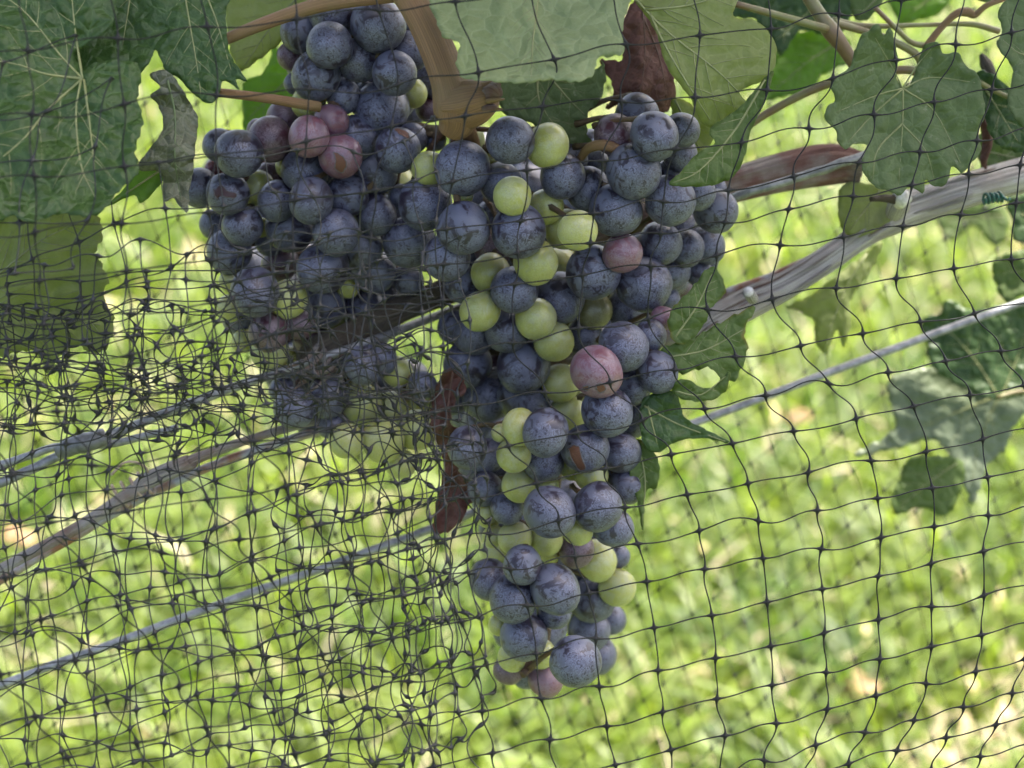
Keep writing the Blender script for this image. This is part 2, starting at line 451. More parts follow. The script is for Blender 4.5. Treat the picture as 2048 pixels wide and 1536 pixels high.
# ------------------------------------------------------------------ grapes
TOP = [
  (659,91,43,'b',0),(756,51,51,'b',1),(664,24,44,'b',2),(606,65,41,'b',2),(582,113,26,'m',3),(632,152,46,'b',1),(717,120,39,'b',1),(789,147,42,'b',0),
  (818,103,38,'b',2),(825,186,27,'g',2),(686,191,32,'b',1),(763,219,51,'b',1),(859,164,31,'b',3),(845,31,34,'b',3),(618,205,31,'g',2),(591,167,21,'b',3),
  (859,219,24,'m',3),(732,185,21,'b',3),(808,38,31,'b',2),(691,7,38,'b',3),(746,3,38,'b',3),(838,92,27,'b',3),]
LEFT = [
  (477,307,45,'b',0),(438,291,29,'b',1),(540,279,42,'m',1),(518,262,23,'m',2),(568,237,34,'m',2),(618,273,38,'p',0),(662,244,33,'p',1),(581,285,18,'g',2),
  (709,276,42,'b',1),(681,313,40,'p',0),(795,300,42,'b',1),(825,276,28,'b',2),(869,279,22,'b',3),(609,341,44,'b',1),(577,333,23,'g',2),(622,401,40,'b',0),
  (693,390,40,'b',1),(750,344,40,'b',1),(751,429,40,'b',1),(850,408,50,'b',0),(555,402,37,'b',1),(579,458,45,'b',1),(671,465,44,'b',0),(719,493,42,'b',1),
  (819,484,48,'b',1),(801,393,23,'b',3),(455,388,40,'b',1),(400,376,35,'b',1),(514,376,32,'g',2),(540,352,26,'m',2),(485,452,37,'b',1),(432,449,29,'b',2),
  (458,502,41,'b',1),(523,455,18,'g',2),(540,481,29,'b',2),(510,584,44,'b',0),(576,598,36,'g',1),(646,537,47,'b',0),(561,528,32,'m',2),(584,502,23,'b',2),
  (748,543,41,'b',1),(816,560,29,'b',2),(798,546,18,'g',2),(696,572,22,'g',2),(646,610,44,'b',2),(725,616,41,'b',2),(461,563,21,'g',3),(461,616,26,'g',2),
  (772,590,29,'b',2),(526,332,16,'r',3),(429,338,18,'r',3),(538,664,37,'m',1),(599,649,29,'m',1),(623,682,32,'m',2),(541,705,35,'g',2),(488,682,23,'g',2),
  (582,717,23,'g',2),(670,638,26,'g',2),(778,597,18,'g',3),(725,731,35,'b',2),(760,717,32,'b',2),(793,743,29,'g',2),(845,770,26,'b',3),(588,816,38,'b',1),
  (564,778,23,'b',2),(655,793,38,'b',1),(664,852,26,'b',2),(693,881,32,'g',1),(766,881,41,'g',1),(834,860,38,'g',1),(722,808,38,'g',2),(781,816,32,'g',2),
  (801,928,29,'g',2),(696,828,32,'b',2),]
CEN = [
  (925,337,51,'b',0),(934,284,34,'g',1),(859,337,32,'g',1),(1021,280,44,'b',0),(1095,290,41,'g',0),(1139,318,34,'b',2),(1125,352,43,'b',1),(984,318,17,'g',2),
  (1002,366,39,'b',1),(927,393,17,'g',1),(1025,393,35,'g',0),(1091,414,34,'g',1),(927,456,50,'b',0),(1038,463,50,'b',0),(1132,458,38,'g',2),(1156,461,38,'g',0),
  (1274,231,41,'b',2),(1230,270,38,'m',1),(1308,272,44,'b',0),(1363,261,34,'b',1),(1360,308,32,'b',2),(1267,343,51,'b',0),(1176,378,41,'b',1),(1340,401,48,'b',0),
  (1340,349,28,'b',2),(1396,387,32,'b',1),(1428,378,23,'b',3),(1431,422,41,'b',1),(1190,325,25,'b',2),(1211,343,18,'b',3),(1231,421,48,'b',0),(1245,506,37,'p',0),
  (1187,544,51,'b',0),(1288,569,51,'b',0),(1320,487,41,'b',0),(1371,496,35,'b',1),(1412,490,35,'b',2),(1342,541,37,'b',1),(1396,544,25,'b',3),(987,496,35,'m',2),
  (894,515,43,'b',1),(982,547,38,'g',1),(1072,525,42,'g',0),(1029,579,43,'b',0),(1120,595,46,'b',1),(1187,620,35,'o',1),(961,622,37,'g',0),(1072,637,39,'g',0),
  (1107,682,37,'g',1),(926,569,35,'b',2),(1015,660,41,'b',1),(952,668,41,'b',2),(910,655,32,'b',3),(936,728,44,'b',2),(993,731,27,'m',3),(1047,731,49,'b',1),
  (1168,674,36,'b',2),(1193,744,48,'p',0),(1247,693,46,'b',1),(1253,617,38,'b',2),(1301,671,30,'b',2),(1326,636,22,'p',3),(1333,598,25,'b',3),(1314,744,38,'b',1),
  (1266,772,34,'b',1),(1215,823,46,'b',0),(1120,766,36,'g',1),(1136,826,33,'g',1),(1161,788,22,'g',3),(1047,795,46,'b',2),(974,795,46,'b',2),(904,795,32,'b',3),
  (1280,823,25,'b',2),(1040,855,34,'g',1),(1091,864,42,'b',0),(1171,897,46,'b',0),(1240,904,38,'b',1),(1266,844,29,'b',2),(1027,910,31,'g',1),(1087,924,38,'b',1),
  (1040,970,33,'g',1),(1184,950,31,'g',2),(1147,935,24,'g',2),(1001,866,17,'g',3),(934,895,38,'b',2),(974,912,33,'b',3),(970,977,33,'b',2),(1253,972,33,'b',1),
  (1014,1017,31,'b',1),(1096,970,20,'g',3),(974,1028,18,'g',3),(1099,1023,48,'b',0),(1195,1014,47,'b',0),(1225,1054,37,'b',1),(1030,1077,33,'g',1),
  (1092,1077,31,'g',1),(1155,1058,30,'g',0),(1151,1097,35,'m',1),(1194,1122,37,'g',1),(1233,1112,23,'b',2),(1045,1130,36,'b',0),(979,1159,37,'b',1),
  (1235,1175,34,'g',1),(1110,1179,45,'b',0),(1026,1198,45,'b',0),(1186,1198,44,'b',1),(1108,1222,32,'b',2),(1047,1273,46,'b',0),(1178,1261,39,'b',1),
  (1219,1238,29,'b',2),(1151,1323,47,'b',0),(1194,1308,36,'b',1),(1026,1312,27,'g',1),(1080,1308,29,'g',1),(1018,1339,29,'m',2),(1092,1359,33,'p',2),
  (998,1249,20,'g',3),(979,1027,27,'g',3),(987,1073,20,'g',2),(967,976,31,'b',3),(1100,1109,18,'g',3),]

def berry_mesh(seed):
    import bmesh
    bm = bmesh.new()
    bmesh.ops.create_icosphere(bm, subdivisions=4, radius=1.0)
    for v in bm.verts:
        c = v.co.copy()
        f = 1 + 0.055 * mnoise.noise(c * 0.9 + Vector((seed * 7.7, 0, 0))) + 0.010 * mnoise.noise(c * 2.6 + Vector((0, seed * 5.1, 0)))
        v.co = c * f
        v.co.z *= 1.00 + 0.04 * (seed % 3)
        if c.z < -0.93: v.co.z += (-0.93 - c.z) * 0.35          # flattened, slightly dimpled tip
    me = bpy.data.meshes.new('grape')
    bm.to_mesh(me); bm.free()
    me.polygons.foreach_set('use_smooth', [True] * len(me.polygons))
    return me
VARIANTS = {t: [] for t in 'bmprgo'}
for t in VARIANTS:
    for s in range(6 if t == 'b' else 3):
        me = berry_mesh(s + ord(t) % 11)
        me.materials.append(M[t])
        VARIANTS[t].append(me)
LABEL = {'m': 'dark mauve grape half coloured', 'p': 'pinkish mauve grape not yet ripe', 'r': 'dark red grape deep in the bunch',
         'g': 'pale green unripe grape', 'o': 'dull olive unripe grape'}

def lay_out(berries, d_top, d_bot, y0, y1, axis, flat):
    """distance of every berry: the bunch's rounded front plus its layer, then pushed back until no two berries share space"""
    ax_y, ax_x, ax_w = (np.array(c, float) for c in zip(*axis))
    order = sorted(range(len(berries)), key=lambda i: berries[i][4])
    placed = []
    for i in order:
        x, y, r, t, layer = berries[i]
        cx, w = np.interp(y, ax_y, ax_x), np.interp(y, ax_y, ax_w)
        q = min(0.96, abs(x - cx) / w)
        base = d_top + (d_bot - d_top) * (y - y0) / (y1 - y0)
        d = base + w * K * base * (1 - math.sqrt(1 - q * q)) * flat + 0.0042 * layer
        for (x2, y2, r2, d2) in placed:
            dd = math.hypot(x - x2, y - y2)
            s = (r + r2) * 0.965
            if dd < s:
                d = max(d, d2 + math.sqrt(s * s - dd * dd) * K * base * 0.93)
        placed.append((x, y, r, d))
    out = [None] * len(berries)
    for i, pl in zip(order, placed): out[i] = pl
    return out

SCARS = {  # photo point of the grape -> outline in grape radii, material
    (1171, 897): [([(-.71, -.1), (-.31, -.12), (-.2, .3), (-.05, .76), (-.29, .79), (-.57, .33)], 'scar')],
    (795, 300): [([(-.08, -.82), (.2, -.78), (.5, -.62), (.56, -.3), (.25, -.5), (.05, -.58)], 'scar')],
    (455, 388): [([(-.45, -.1), (-.05, -.25), (.15, -.02), (.55, .12), (.4, .28), (-.1, .2), (-.3, .3)], 'scar_dark')],
    (1047, 795): [([(.35, .2), (.6, .15), (.68, .35), (.5, .48), (.33, .38)], 'scar_dark')],
    (1193, 744): [([(-.05, .5), (.15, .42), (.3, .6), (.15, .76), (-.02, .7)], 'scar'), ([(-.52, .55), (-.36, .5), (-.33, .66), (-.48, .68)], 'scar')],
    (681, 313): [([(-.2, -.05), (.15, .1), (.35, .45), (.1, .8), (-.15, .6), (-.08, .3)], 'scar')],
    (1215, 823): [([(.1, .0), (.35, -.05), (.5, .2), (.3, .4), (.12, .25)], 'scar')],
    (510, 584): [([(-.1, .1), (.2, .05), (.35, .35), (.0, .5), (-.3, .4)], 'scar_dark')],
}
def open_gaps(front, r_):
    a = np.array([(b[0], b[1], b[2]) for b in front], float)
    new = []
    for y in range(int(a[:, 1].min()), int(a[:, 1].max()), 11):
        for x in range(int(a[:, 0].min()), int(a[:, 0].max()), 11):
            dx, dy = a[:, 0] - x, a[:, 1] - y
            dist = np.hypot(dx, dy)
            if np.any(dist < a[:, 2] * 0.93) or any(math.hypot(x - p, y - q) < 34 for p, q in new): continue
            near = dist < 105
            if near.sum() < 4: continue
            ang = np.sort(np.arctan2(dy[near], dx[near]))
            if np.max(np.append(np.diff(ang), ang[0] + 2 * math.pi - ang[-1])) < 2.3:
                new.append((x, y))
    return [p for p in new if not any(math.hypot(p[0] - q[0], p[1] - q[1]) < q[2] for q in HOLES)]
HOLES = [(1115, 1278, 34), (1145, 975, 26), (845, 600, 60), (1110, 335, 22)]     # openings where stalk or lawn shows
def make_bunch(label, berries, d_top, d_bot, axis, flat, stem, fillers, seed):
    r_ = random.Random(seed)
    ys = [b[1] for b in berries]
    berries = [(b[0], b[1], b[2] * 1.09, b[3], b[4]) for b in berries]
    n0 = len(berries)
    tries = 0
    while len(berries) < n0 + fillers and tries < 4000:          # grapes inside the bunch, glimpsed through its gaps
        tries += 1
        a, b = r_.choice(berries[:n0]), r_.choice(berries[:n0])
        if 40 < math.hypot(a[0] - b[0], a[1] - b[1]) < 125:
            berries.append(((a[0] + b[0]) // 2, (a[1] + b[1]) // 2, r_.randint(30, 38), r_.choice('bbbm'), 6))
    for (x, y) in open_gaps(berries[:n0], r_):                    # second row of grapes wherever the front row leaves an opening
        berries.insert(n0, (x, y, r_.randint(38, 46), r_.choice('bbbbbg'), 4))
    placed = lay_out(berries, d_top, d_bot, min(ys), max(ys), axis, flat)
    loc = P(stem[0][0], stem[0][1], stem[0][2])
    R = root('grape_bunch', loc, label, 'grape bunch', 'wine grape bunches on the vine')
    ax_y, ax_x, ax_w = (np.array(c, float) for c in zip(*axis))
    parts = []
    sp = spline(stem, 8)
    sp3 = P(sp[:, 0], sp[:, 1], sp[:, 2])
    parts.append(tube(sp3, np.linspace(0.0026, 0.0013, len(sp3)), 8, lambda a, l: 1 + 0.12 * math.sin(3 * a + l * 400)))
    for (x, y, rad, t, layer), (_, _, _, d) in zip(berries, placed):
        c = P(x, y, d)
        rr = mm(rad, d)
        cx = np.interp(y, ax_y, ax_x)
        out = RT * (np.clip((x - cx) / 120, -1, 1) * 0.6 + 0.2) - FW * r_.uniform(0.2, 0.8) - UP * r_.uniform(0.4, 1.1) + np.array([r_.gauss(0, .35) for _ in range(3)])
        o = obj('grape', r_.choice(VARIANTS[t]), None, R, c - loc)
        q = Vector(-out).to_track_quat('Z', 'Y')
        o.rotation_mode = 'QUATERNION'
        o.rotation_quaternion = q @ Matrix.Rotation(r_.uniform(0, 6.28), 3, 'Z').to_quaternion()
        o.scale = (rr * r_.uniform(.96, 1.04), rr * r_.uniform(.97, 1.03), rr * r_.uniform(.97, 1.05))
        if t in LABEL: o['label'] = LABEL[t]
        o.update_tag()
        # pedicel: from the grape's shoulder to the stalk
        outn = out / np.linalg.norm(out)
        k = int(np.argmin(np.linalg.norm(sp3 - (c + np.array([0, 0, rr * 1.2])), axis=1)))
        a = c - outn * rr * 0.97
        foot = sp3[k] if np.linalg.norm(sp3[k] - a) < 0.03 else a + (FW * 0.6 + (sp3[k] - a) / np.linalg.norm(sp3[k] - a)) * 0.014
        parts.append(tube(spline([a, (a + foot) / 2 - outn * 0.001, foot], 3), [0.0013, 0.0009, 0.0008, 0.0008, 0.0009, 0.001, 0.0012], 5))
        for key, lst in SCARS.items():
            if abs(key[0] - x) < 4 and abs(key[1] - y) < 4:
                for outline, mt in lst:
                    scar(o, c, rr, outline, mt)
    V, F, U = join(parts)
    tag(obj('stalk', mesh(rel(V, R), F, uv=U), M['stalk'], R), 'brown green branching stalk')
    return R
def scar(grape, c, rr, outline, mt):
    """wound lying in the skin of one grape, with a torn pale edge"""
    pts = spline(outline + [outline[0]], 4)[:-1]
    pts = pts + np.array([[random.uniform(-.025, .025), random.uniform(-.025, .025)] for _ in pts])
    cen = pts.mean(0)
    q = grape.rotation_quaternion.to_matrix()
    inv = np.array(q.inverted())
    s = np.array(grape.scale)
    def on(p, f):
        p = np.asarray(p)
        z = np.sqrt(np.clip(1 - (p ** 2).sum(-1), 0.02, 1))
        w = (p[:, :1] * RT - p[:, 1:2] * UP - z[:, None] * FW) * f[:, None] if np.ndim(f) else (p[:, :1] * RT - p[:, 1:2] * UP - z[:, None] * FW) * f
        return (w * rr) @ inv.T / s
    n = len(pts)
    rings = [(1.0, 1.022), (0.8, 1.036), (0.45, 1.026)]
    V = [on(cen + (pts - cen) * k, f) for k, f in rings] + [on(cen[None], 1.022)]
    V = np.vstack(V)
    F = []
    for a in range(2):
        for i in range(n):
            j = (i + 1) % n
            F.append((a * n + i, a * n + j, (a + 1) * n + j, (a + 1) * n + i))
    F += [(2 * n + i, 2 * n + (i + 1) % n, 3 * n) for i in range(n)]
    sc = tag(obj('scar', mesh(V, F), M[mt], grape), 'brown split in the skin')
    loop = np.vstack([on(cen + (pts - cen) * 1.04, 1.018), on(cen + (pts[:1] - cen) * 1.04, 1.018)])
    tv, tf, tu = tube(loop, 0.012 + 0.03 * rng.random(len(loop)), 5, cap=False)
    obj('torn_skin', mesh(tv, tf), M['scar_rim'], grape)

BUNCH_C = make_bunch('largest grape bunch, long cone hanging in the middle with scattered green grapes', CEN, 0.436, 0.452,
    [(200, 1180, 330), (450, 1150, 340), (600, 1120, 290), (800, 1090, 240), (1000, 1090, 210), (1200, 1090, 170), (1400, 1090, 120)], 0.62,
    [(905, 255, 0.452), (935, 290, 0.490), (1060, 400, 0.525), (1130, 600, 0.515), (1120, 800, 0.505), (1110, 1000, 0.503), (1100, 1200, 0.492), (1085, 1300, 0.480), (1045, 1350, 0.472)], 75, 3)
BUNCH_L = make_bunch('broad grape bunch beside the central one, its lower half behind tangled netting', LEFT, 0.452, 0.478,
    [(200, 660, 330), (400, 640, 330), (600, 640, 300), (900, 760, 240)], 0.5,
    [(880, 268, 0.470), (800, 262, 0.485), (700, 330, 0.510), (650, 450, 0.520), (640, 650, 0.525), (700, 800, 0.53), (760, 880, 0.53)], 48, 4)
BUNCH_T = make_bunch('short grape bunch at the top between the tan stem and the thick shoot', TOP, 0.449, 0.455,
    [(0, 720, 230), (120, 700, 230), (260, 700, 220)], 0.5,
    [(800, 30, 0.470), (740, 70, 0.495), (700, 130, 0.50), (690, 220, 0.50)], 16, 5)

# ------------------------------------------------------------------ the vine: leaves, canes, shoots
VINE = root('grapevine', (0.02, 0.50, 0.0), 'leafy grapevine with weathered woody canes trained along the trellis wires', 'grapevine')
def inside(poly, x, y):
    c = False
    n = len(poly)
    j = n - 1
    for i in range(n):
        if (poly[i][1] > y) != (poly[j][1] > y) and x < (poly[j][0] - poly[i][0]) * (y - poly[i][1]) / (poly[j][1] - poly[i][1]) + poly[i][0]:
            c = not c
        j = i
    return c
def leaf(label, outline, mat, d0, veins=(), tilt=(0, 0), cup=0.0, wave=0.0022, teeth=6.0, period=30.0, step=10, pucker=0.0013, vein='vein_light', vr=1.0, side=52, parent=None, curl=None, round_=True, seed=[0]):
    seed[0] += 1
    if mat == 'leaf_under': pucker = -pucker                      # veins stand proud on the underside
    sd = seed[0] * 13.7
    o = np.array(outline, float)
    # margin: smooth closed curve with saw teeth
    q = np.vstack([o[-1:], o, o[:2]])
    c = spline(q, 8)[8:-8][:-1] if round_ else spline(np.vstack([o, o[:1]]), 8)[:-1]
    seg = np.linalg.norm(np.diff(np.vstack([c, c[:1]]), axis=0), axis=1)
    L = np.concatenate([[0], np.cumsum(seg)])
    n = max(24, int(L[-1] / 6.5))
    s = np.linspace(0, L[-1], n, endpoint=False)
    cc = np.vstack([c, c[:1]])
    e = np.stack([np.interp(s, L, cc[:, k]) for k in (0, 1)], -1)
    t = np.roll(e, -1, 0) - np.roll(e, 1, 0)
    t /= np.linalg.norm(t, axis=1)[:, None] + 1e-9
    nrm = np.stack([t[:, 1], -t[:, 0]], -1)
    area = 0.5 * np.sum(e[:, 0] * np.roll(e[:, 1], -1) - np.roll(e[:, 0], -1) * e[:, 1])
    if area < 0: nrm = -nrm
    ph = np.array([mnoise.noise(Vector((k / 160.0, sd, 0))) for k in s]) * 1.3
    saw = ((s / period + ph) % 1.0)
    amp = np.array([0.6 + 0.8 * abs(mnoise.noise(Vector((k / 70.0, sd, 4)))) for k in s])
    e = e + nrm * (teeth * (saw - 0.5) * amp)[:, None]
    poly = [tuple(p) for p in e]
    x0, y0 = e.min(0); x1, y1 = e.max(0)
    cx, cy = o.mean(0)
    span = max(x1 - x0, y1 - y0)
    def within(px, py):
        c = np.zeros(len(px), bool)
        j = len(e) - 1
        for i in range(len(e)):
            with np.errstate(divide='ignore', invalid='ignore'):
                hit = ((e[i, 1] > py) != (e[j, 1] > py)) & (px < (e[j, 0] - e[i, 0]) * (py - e[i, 1]) / (e[j, 1] - e[i, 1]) + e[i, 0])
            c ^= hit
            j = i
        return c
    lines = [(np.array(v, float), 1.0) for v in veins]
    for v, w in list(lines):
        sp = spline(v, 8)
        ll = np.concatenate([[0], np.cumsum(np.linalg.norm(np.diff(sp, axis=0), axis=1))])
        a, sgn = side * 0.7, 1
        while a < ll[-1] - 25 and side:
            k = int(np.searchsorted(ll, a))
            tg = sp[min(k + 1, len(sp) - 1)] - sp[k - 1]
            tg /= np.linalg.norm(tg)
            for sg in (sgn, -sgn):
                th = math.radians(random.uniform(42, 56)) * sg
                dr = np.array([tg[0] * math.cos(th) - tg[1] * math.sin(th), tg[0] * math.sin(th) + tg[1] * math.cos(th)])
                p = sp[k].copy(); path = [p.copy()]
                mx = random.uniform(0.6, 0.85) * max(60, ll[-1] * 0.55)
                while len(path) * 9 < mx and inside(poly, p[0] + dr[0] * 9, p[1] + dr[1] * 9):
                    dr = dr + tg * 0.045 + np.array([random.uniform(-.05, .05), random.uniform(-.05, .05)])
                    dr /= np.linalg.norm(dr)
                    p = p + dr * 9; path.append(p.copy())
                if len(path) > 3: lines.append((np.array(path), 0.34))
                k = min(len(sp) - 2, k + 1)
            a += side * random.uniform(.8, 1.2); sgn = -sgn
    vs = np.vstack([spline(v, 8) if w == 1.0 else spline(v, 2) for v, w in lines]) if lines else np.array([[1e6, 1e6]])
    def depth(p):
        p = np.asarray(p, float)
        dx, dy = p[:, 0] - cx, p[:, 1] - cy
        d = d0 + tilt[0] * dx / 100 + tilt[1] * dy / 100 + cup * ((dx / span * 2) ** 2 + (dy / span * 2) ** 2)
        d = d + np.array([wave * (mnoise.noise(Vector((a / 95.0, b / 95.0, sd))) + 0.35 * mnoise.noise(Vector((a / 32.0, b / 32.0, sd)))) for a, b in p])
        near = np.sqrt(((p[:, None] - vs[None]) ** 2).sum(-1).min(1))
        d = d - pucker * (1 - np.exp(-(near / 13.0) ** 2))            # the blade swells between its veins
        if curl: d = d + curl(p[:, 0], p[:, 1])
        return d
    gy_ = np.arange(y0 + step * .4, y1, step * .87)
    gp = np.array([(x0 + (step * .5 if r % 2 else 0) + c * step, yv) for r, yv in enumerate(gy_) for c in range(int((x1 - x0) / step) + 1)])
    gp = gp + np.random.default_rng(seed[0]).uniform(-2, 2, gp.shape)
    gp = gp[within(gp[:, 0], gp[:, 1])]
    gp = gp[((gp[:, None] - e[None]) ** 2).sum(-1).min(1) > (step * .55) ** 2]
    pts = list(poly) + [tuple(q) for q in gp]
    res = delaunay_2d_cdt([Vector(p) for p in pts], [(i, (i + 1) % n) for i in range(n)], [], 1, 1e-4)
    vv = np.array([tuple(p) for p in res[0]])
    faces = [tuple(f) for f in res[2]]
    ed = np.sqrt(((vv[:, None] - e[None]) ** 2).sum(-1).min(1)) * K * d0 * 1000
    me_v = P(vv[:, 0], vv[:, 1], depth(vv))
    par = parent or VINE
    lf = obj('leaf', mesh(rel(me_v, par), faces, uv=np.stack([ed, ed * 0], -1)), M[mat], par)
    so = lf.modifiers.new('thickness', 'SOLIDIFY'); so.thickness = 0.00028; so.offset = 0
    lf['label'] = label
    tubes = []
    for v, w in lines:
        sp = spline(v, 5) if w == 1.0 else v
        keep = [i for i, q in enumerate(sp) if inside(poly, q[0], q[1])]
        if len(keep) < 3: continue
        sp = sp[keep[0]:keep[-1] + 1]
        dd = depth(sp) - 0.00022
        taper = np.linspace(1, 0.32, len(sp))
        tubes.append(tube(P(sp[:, 0], sp[:, 1], dd), 0.00040 * vr * w * taper, 5))
    if tubes:
        V, F, U = join(tubes)
        obj('veins', mesh(rel(V, par), F), M[vein], lf)
        # the leaf sits under the vine's origin, its veins in the same frame
    return lf
leaf('large dark green leaf in the upper corner with a yellow vein junction', [(-90, -80), (190, -80), (232, 0), (222, 52), (168, 92), (152, 112), (166, 140), (188, 128), (235, 120), (280, 135), (276, 200), (286, 245), (270, 300), (277, 342), (240, 380), (192, 430), (120, 428), (60, 445), (20, 432), (-90, 450)],
     'leaf_dark', 0.408, [[(165, 158), (120, 110), (40, 15), (-60, -40)], [(165, 158), (90, 148), (30, 128), (-80, 112)], [(165, 158), (95, 220), (40, 285), (-60, 365)], [(162, 160), (152, 230), (162, 330), (190, 395)], [(168, 160), (180, 255), (190, 340)], [(165, 158), (150, 60), (140, -50)]],
     tilt=(0.002, -0.006), cup=-0.006, wave=0.004, teeth=7, side=64, vr=1.1)
leaf('dark green toothed leaf hanging at the top beside the corner leaf', [(140, -60), (460, -60), (452, 20), (458, 100), (480, 140), (494, 162), (470, 158), (480, 180), (447, 160), (440, 182), (425, 206), (395, 195), (352, 152), (335, 150), (312, 100), (300, 122), (285, 142), (255, 165), (200, 190), (120, 165), (110, 40)],
     'leaf_dark', 0.432, [[(262, -40), (258, 10), (245, 90)], [(365, -40), (378, 40), (392, 120), (402, 190)], [(400, -40), (432, 40), (462, 140)]], tilt=(0.001, -0.003), teeth=3, side=42, vr=0.9)
leaf('pale olive leaf underside seen through the netting at the edge', [(-90, 430), (60, 436), (130, 422), (188, 428), (206, 468), (192, 505), (216, 556), (207, 596), (228, 640), (214, 694), (186, 706), (150, 690), (112, 722), (95, 748), (70, 702), (20, 708), (-90, 720)],
     'leaf_under', 0.430, [[(-60, 570), (0, 545), (80, 482), (182, 434)], [(-60, 600), (60, 620), (200, 650)]], tilt=(0, 0.002), side=34, teeth=9, wave=0.005, vr=1.2)
leaf('shrivelled grey leaf curled beside the big bunch', [(300, 150), (330, 140), (352, 160), (385, 215), (396, 240), (390, 300), (385, 350), (378, 380), (375, 425), (352, 402), (345, 395), (328, 400), (322, 345), (275, 335), (325, 260), (316, 210), (300, 190), (320, 175)],
     'leaf_curl', 0.428, [[(335, 160), (350, 230), (350, 320), (362, 400)]], teeth=3, wave=0.006, step=9, side=34, vein='vein_dark', curl=lambda x, y: 0.00006 * np.abs(x - 345))
leaf('small yellow green leaf tip below the shrivelled leaf', [(322, 335), (329, 355), (285, 406), (266, 390), (216, 412), (250, 375), (275, 336)], 'leaf_bright', 0.436, [[(322, 340), (270, 375), (225, 405)]], teeth=3, step=11, side=0)
leaf('bright backlit yellow green leaf behind the upper grapes', [(545, 85), (566, 110), (582, 140), (600, 190), (585, 240), (560, 262), (525, 258), (500, 262), (487, 258), (485, 195), (490, 160), (520, 150), (540, 120)], 'leaf_bright', 0.54, [[(600, 130), (560, 175), (495, 240)]], side=30, teeth=4)
leaf('olive leaf underside behind the tan stem', [(450, -40), (650, -40), (605, 30), (575, 72), (540, 102), (500, 132), (480, 142), (460, 100), (452, 30)], 'leaf_under', 0.485, [[(610, -20), (545, 50), (490, 130)]], side=34)
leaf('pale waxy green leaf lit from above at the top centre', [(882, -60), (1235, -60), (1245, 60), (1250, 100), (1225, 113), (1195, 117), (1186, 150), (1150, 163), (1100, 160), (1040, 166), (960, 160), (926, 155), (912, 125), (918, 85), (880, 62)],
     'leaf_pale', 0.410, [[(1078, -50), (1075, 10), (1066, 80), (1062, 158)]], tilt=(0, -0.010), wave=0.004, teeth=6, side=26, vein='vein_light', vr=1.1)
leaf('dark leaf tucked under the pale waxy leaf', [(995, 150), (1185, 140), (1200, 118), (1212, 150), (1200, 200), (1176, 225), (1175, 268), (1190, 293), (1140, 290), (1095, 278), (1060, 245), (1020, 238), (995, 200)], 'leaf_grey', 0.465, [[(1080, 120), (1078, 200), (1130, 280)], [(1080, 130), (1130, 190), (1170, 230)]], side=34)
leaf('dead brown leaf hanging behind the folded leaf', [(1278, -10), (1300, 25), (1328, 105), (1350, 165), (1346, 205), (1318, 232), (1290, 205), (1268, 238), (1240, 212), (1212, 218), (1228, 178), (1200, 122), (1246, 118), (1238, 60)],
     'leaf_dead', 0.475, [[(1285, 20), (1290, 110), (1275, 215)], [(1285, 30), (1320, 120), (1335, 210)]], wave=0.005, step=9, side=24, vein='vein_dead', teeth=7, curl=lambda x, y: 0.00009 * np.abs(x - 1280))
leaf('large folded leaf showing its yellowish veined underside', [(1250, -60), (1480, -60), (1466, 30), (1510, 40), (1545, 75), (1552, 115), (1536, 155), (1480, 182), (1493, 206), (1470, 226), (1425, 256), (1398, 236), (1380, 195), (1335, 135), (1310, 60), (1270, 0)],
     'leaf_under', 0.428, [[(1255, -20), (1300, 30), (1345, 72), (1430, 138), (1478, 185)], [(1300, 28), (1340, 110), (1420, 240)], [(1290, 20), (1380, 10), (1470, -20)]], tilt=(0.003, 0.0), cup=0.006, side=44, vr=1.25, teeth=3)
leaf('green topside lobe of the folded leaf pointing at the grapes', [(1420, 257), (1480, 214), (1545, 140), (1530, 200), (1502, 262), (1490, 312), (1470, 350), (1440, 366), (1400, 373), (1338, 369), (1360, 345), (1395, 306), (1430, 286)], 'leaf_mid', 0.426, [[(1530, 160), (1470, 260), (1400, 340), (1345, 366)]], side=38, teeth=3)
leaf('olive leaf piece behind the upper blue grapes', [(1345, 195), (1402, 222), (1432, 260), (1412, 302), (1395, 330), (1370, 330), (1350, 250)], 'leaf_under', 0.462, [[(1350, 200), (1400, 300)]], side=30, teeth=3)
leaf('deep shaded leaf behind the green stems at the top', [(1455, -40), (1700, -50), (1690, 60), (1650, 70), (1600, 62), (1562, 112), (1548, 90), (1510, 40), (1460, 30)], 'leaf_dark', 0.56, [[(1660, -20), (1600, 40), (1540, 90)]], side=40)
leaf('bright backlit leaf below the green stems', [(1555, 75), (1620, 62), (1690, 70), (1700, 120), (1645, 150), (1622, 178), (1560, 195), (1528, 200), (1515, 180), (1548, 120)], 'leaf_bright', 0.575, [[(1690, 80), (1620, 120), (1540, 190)]], side=34)
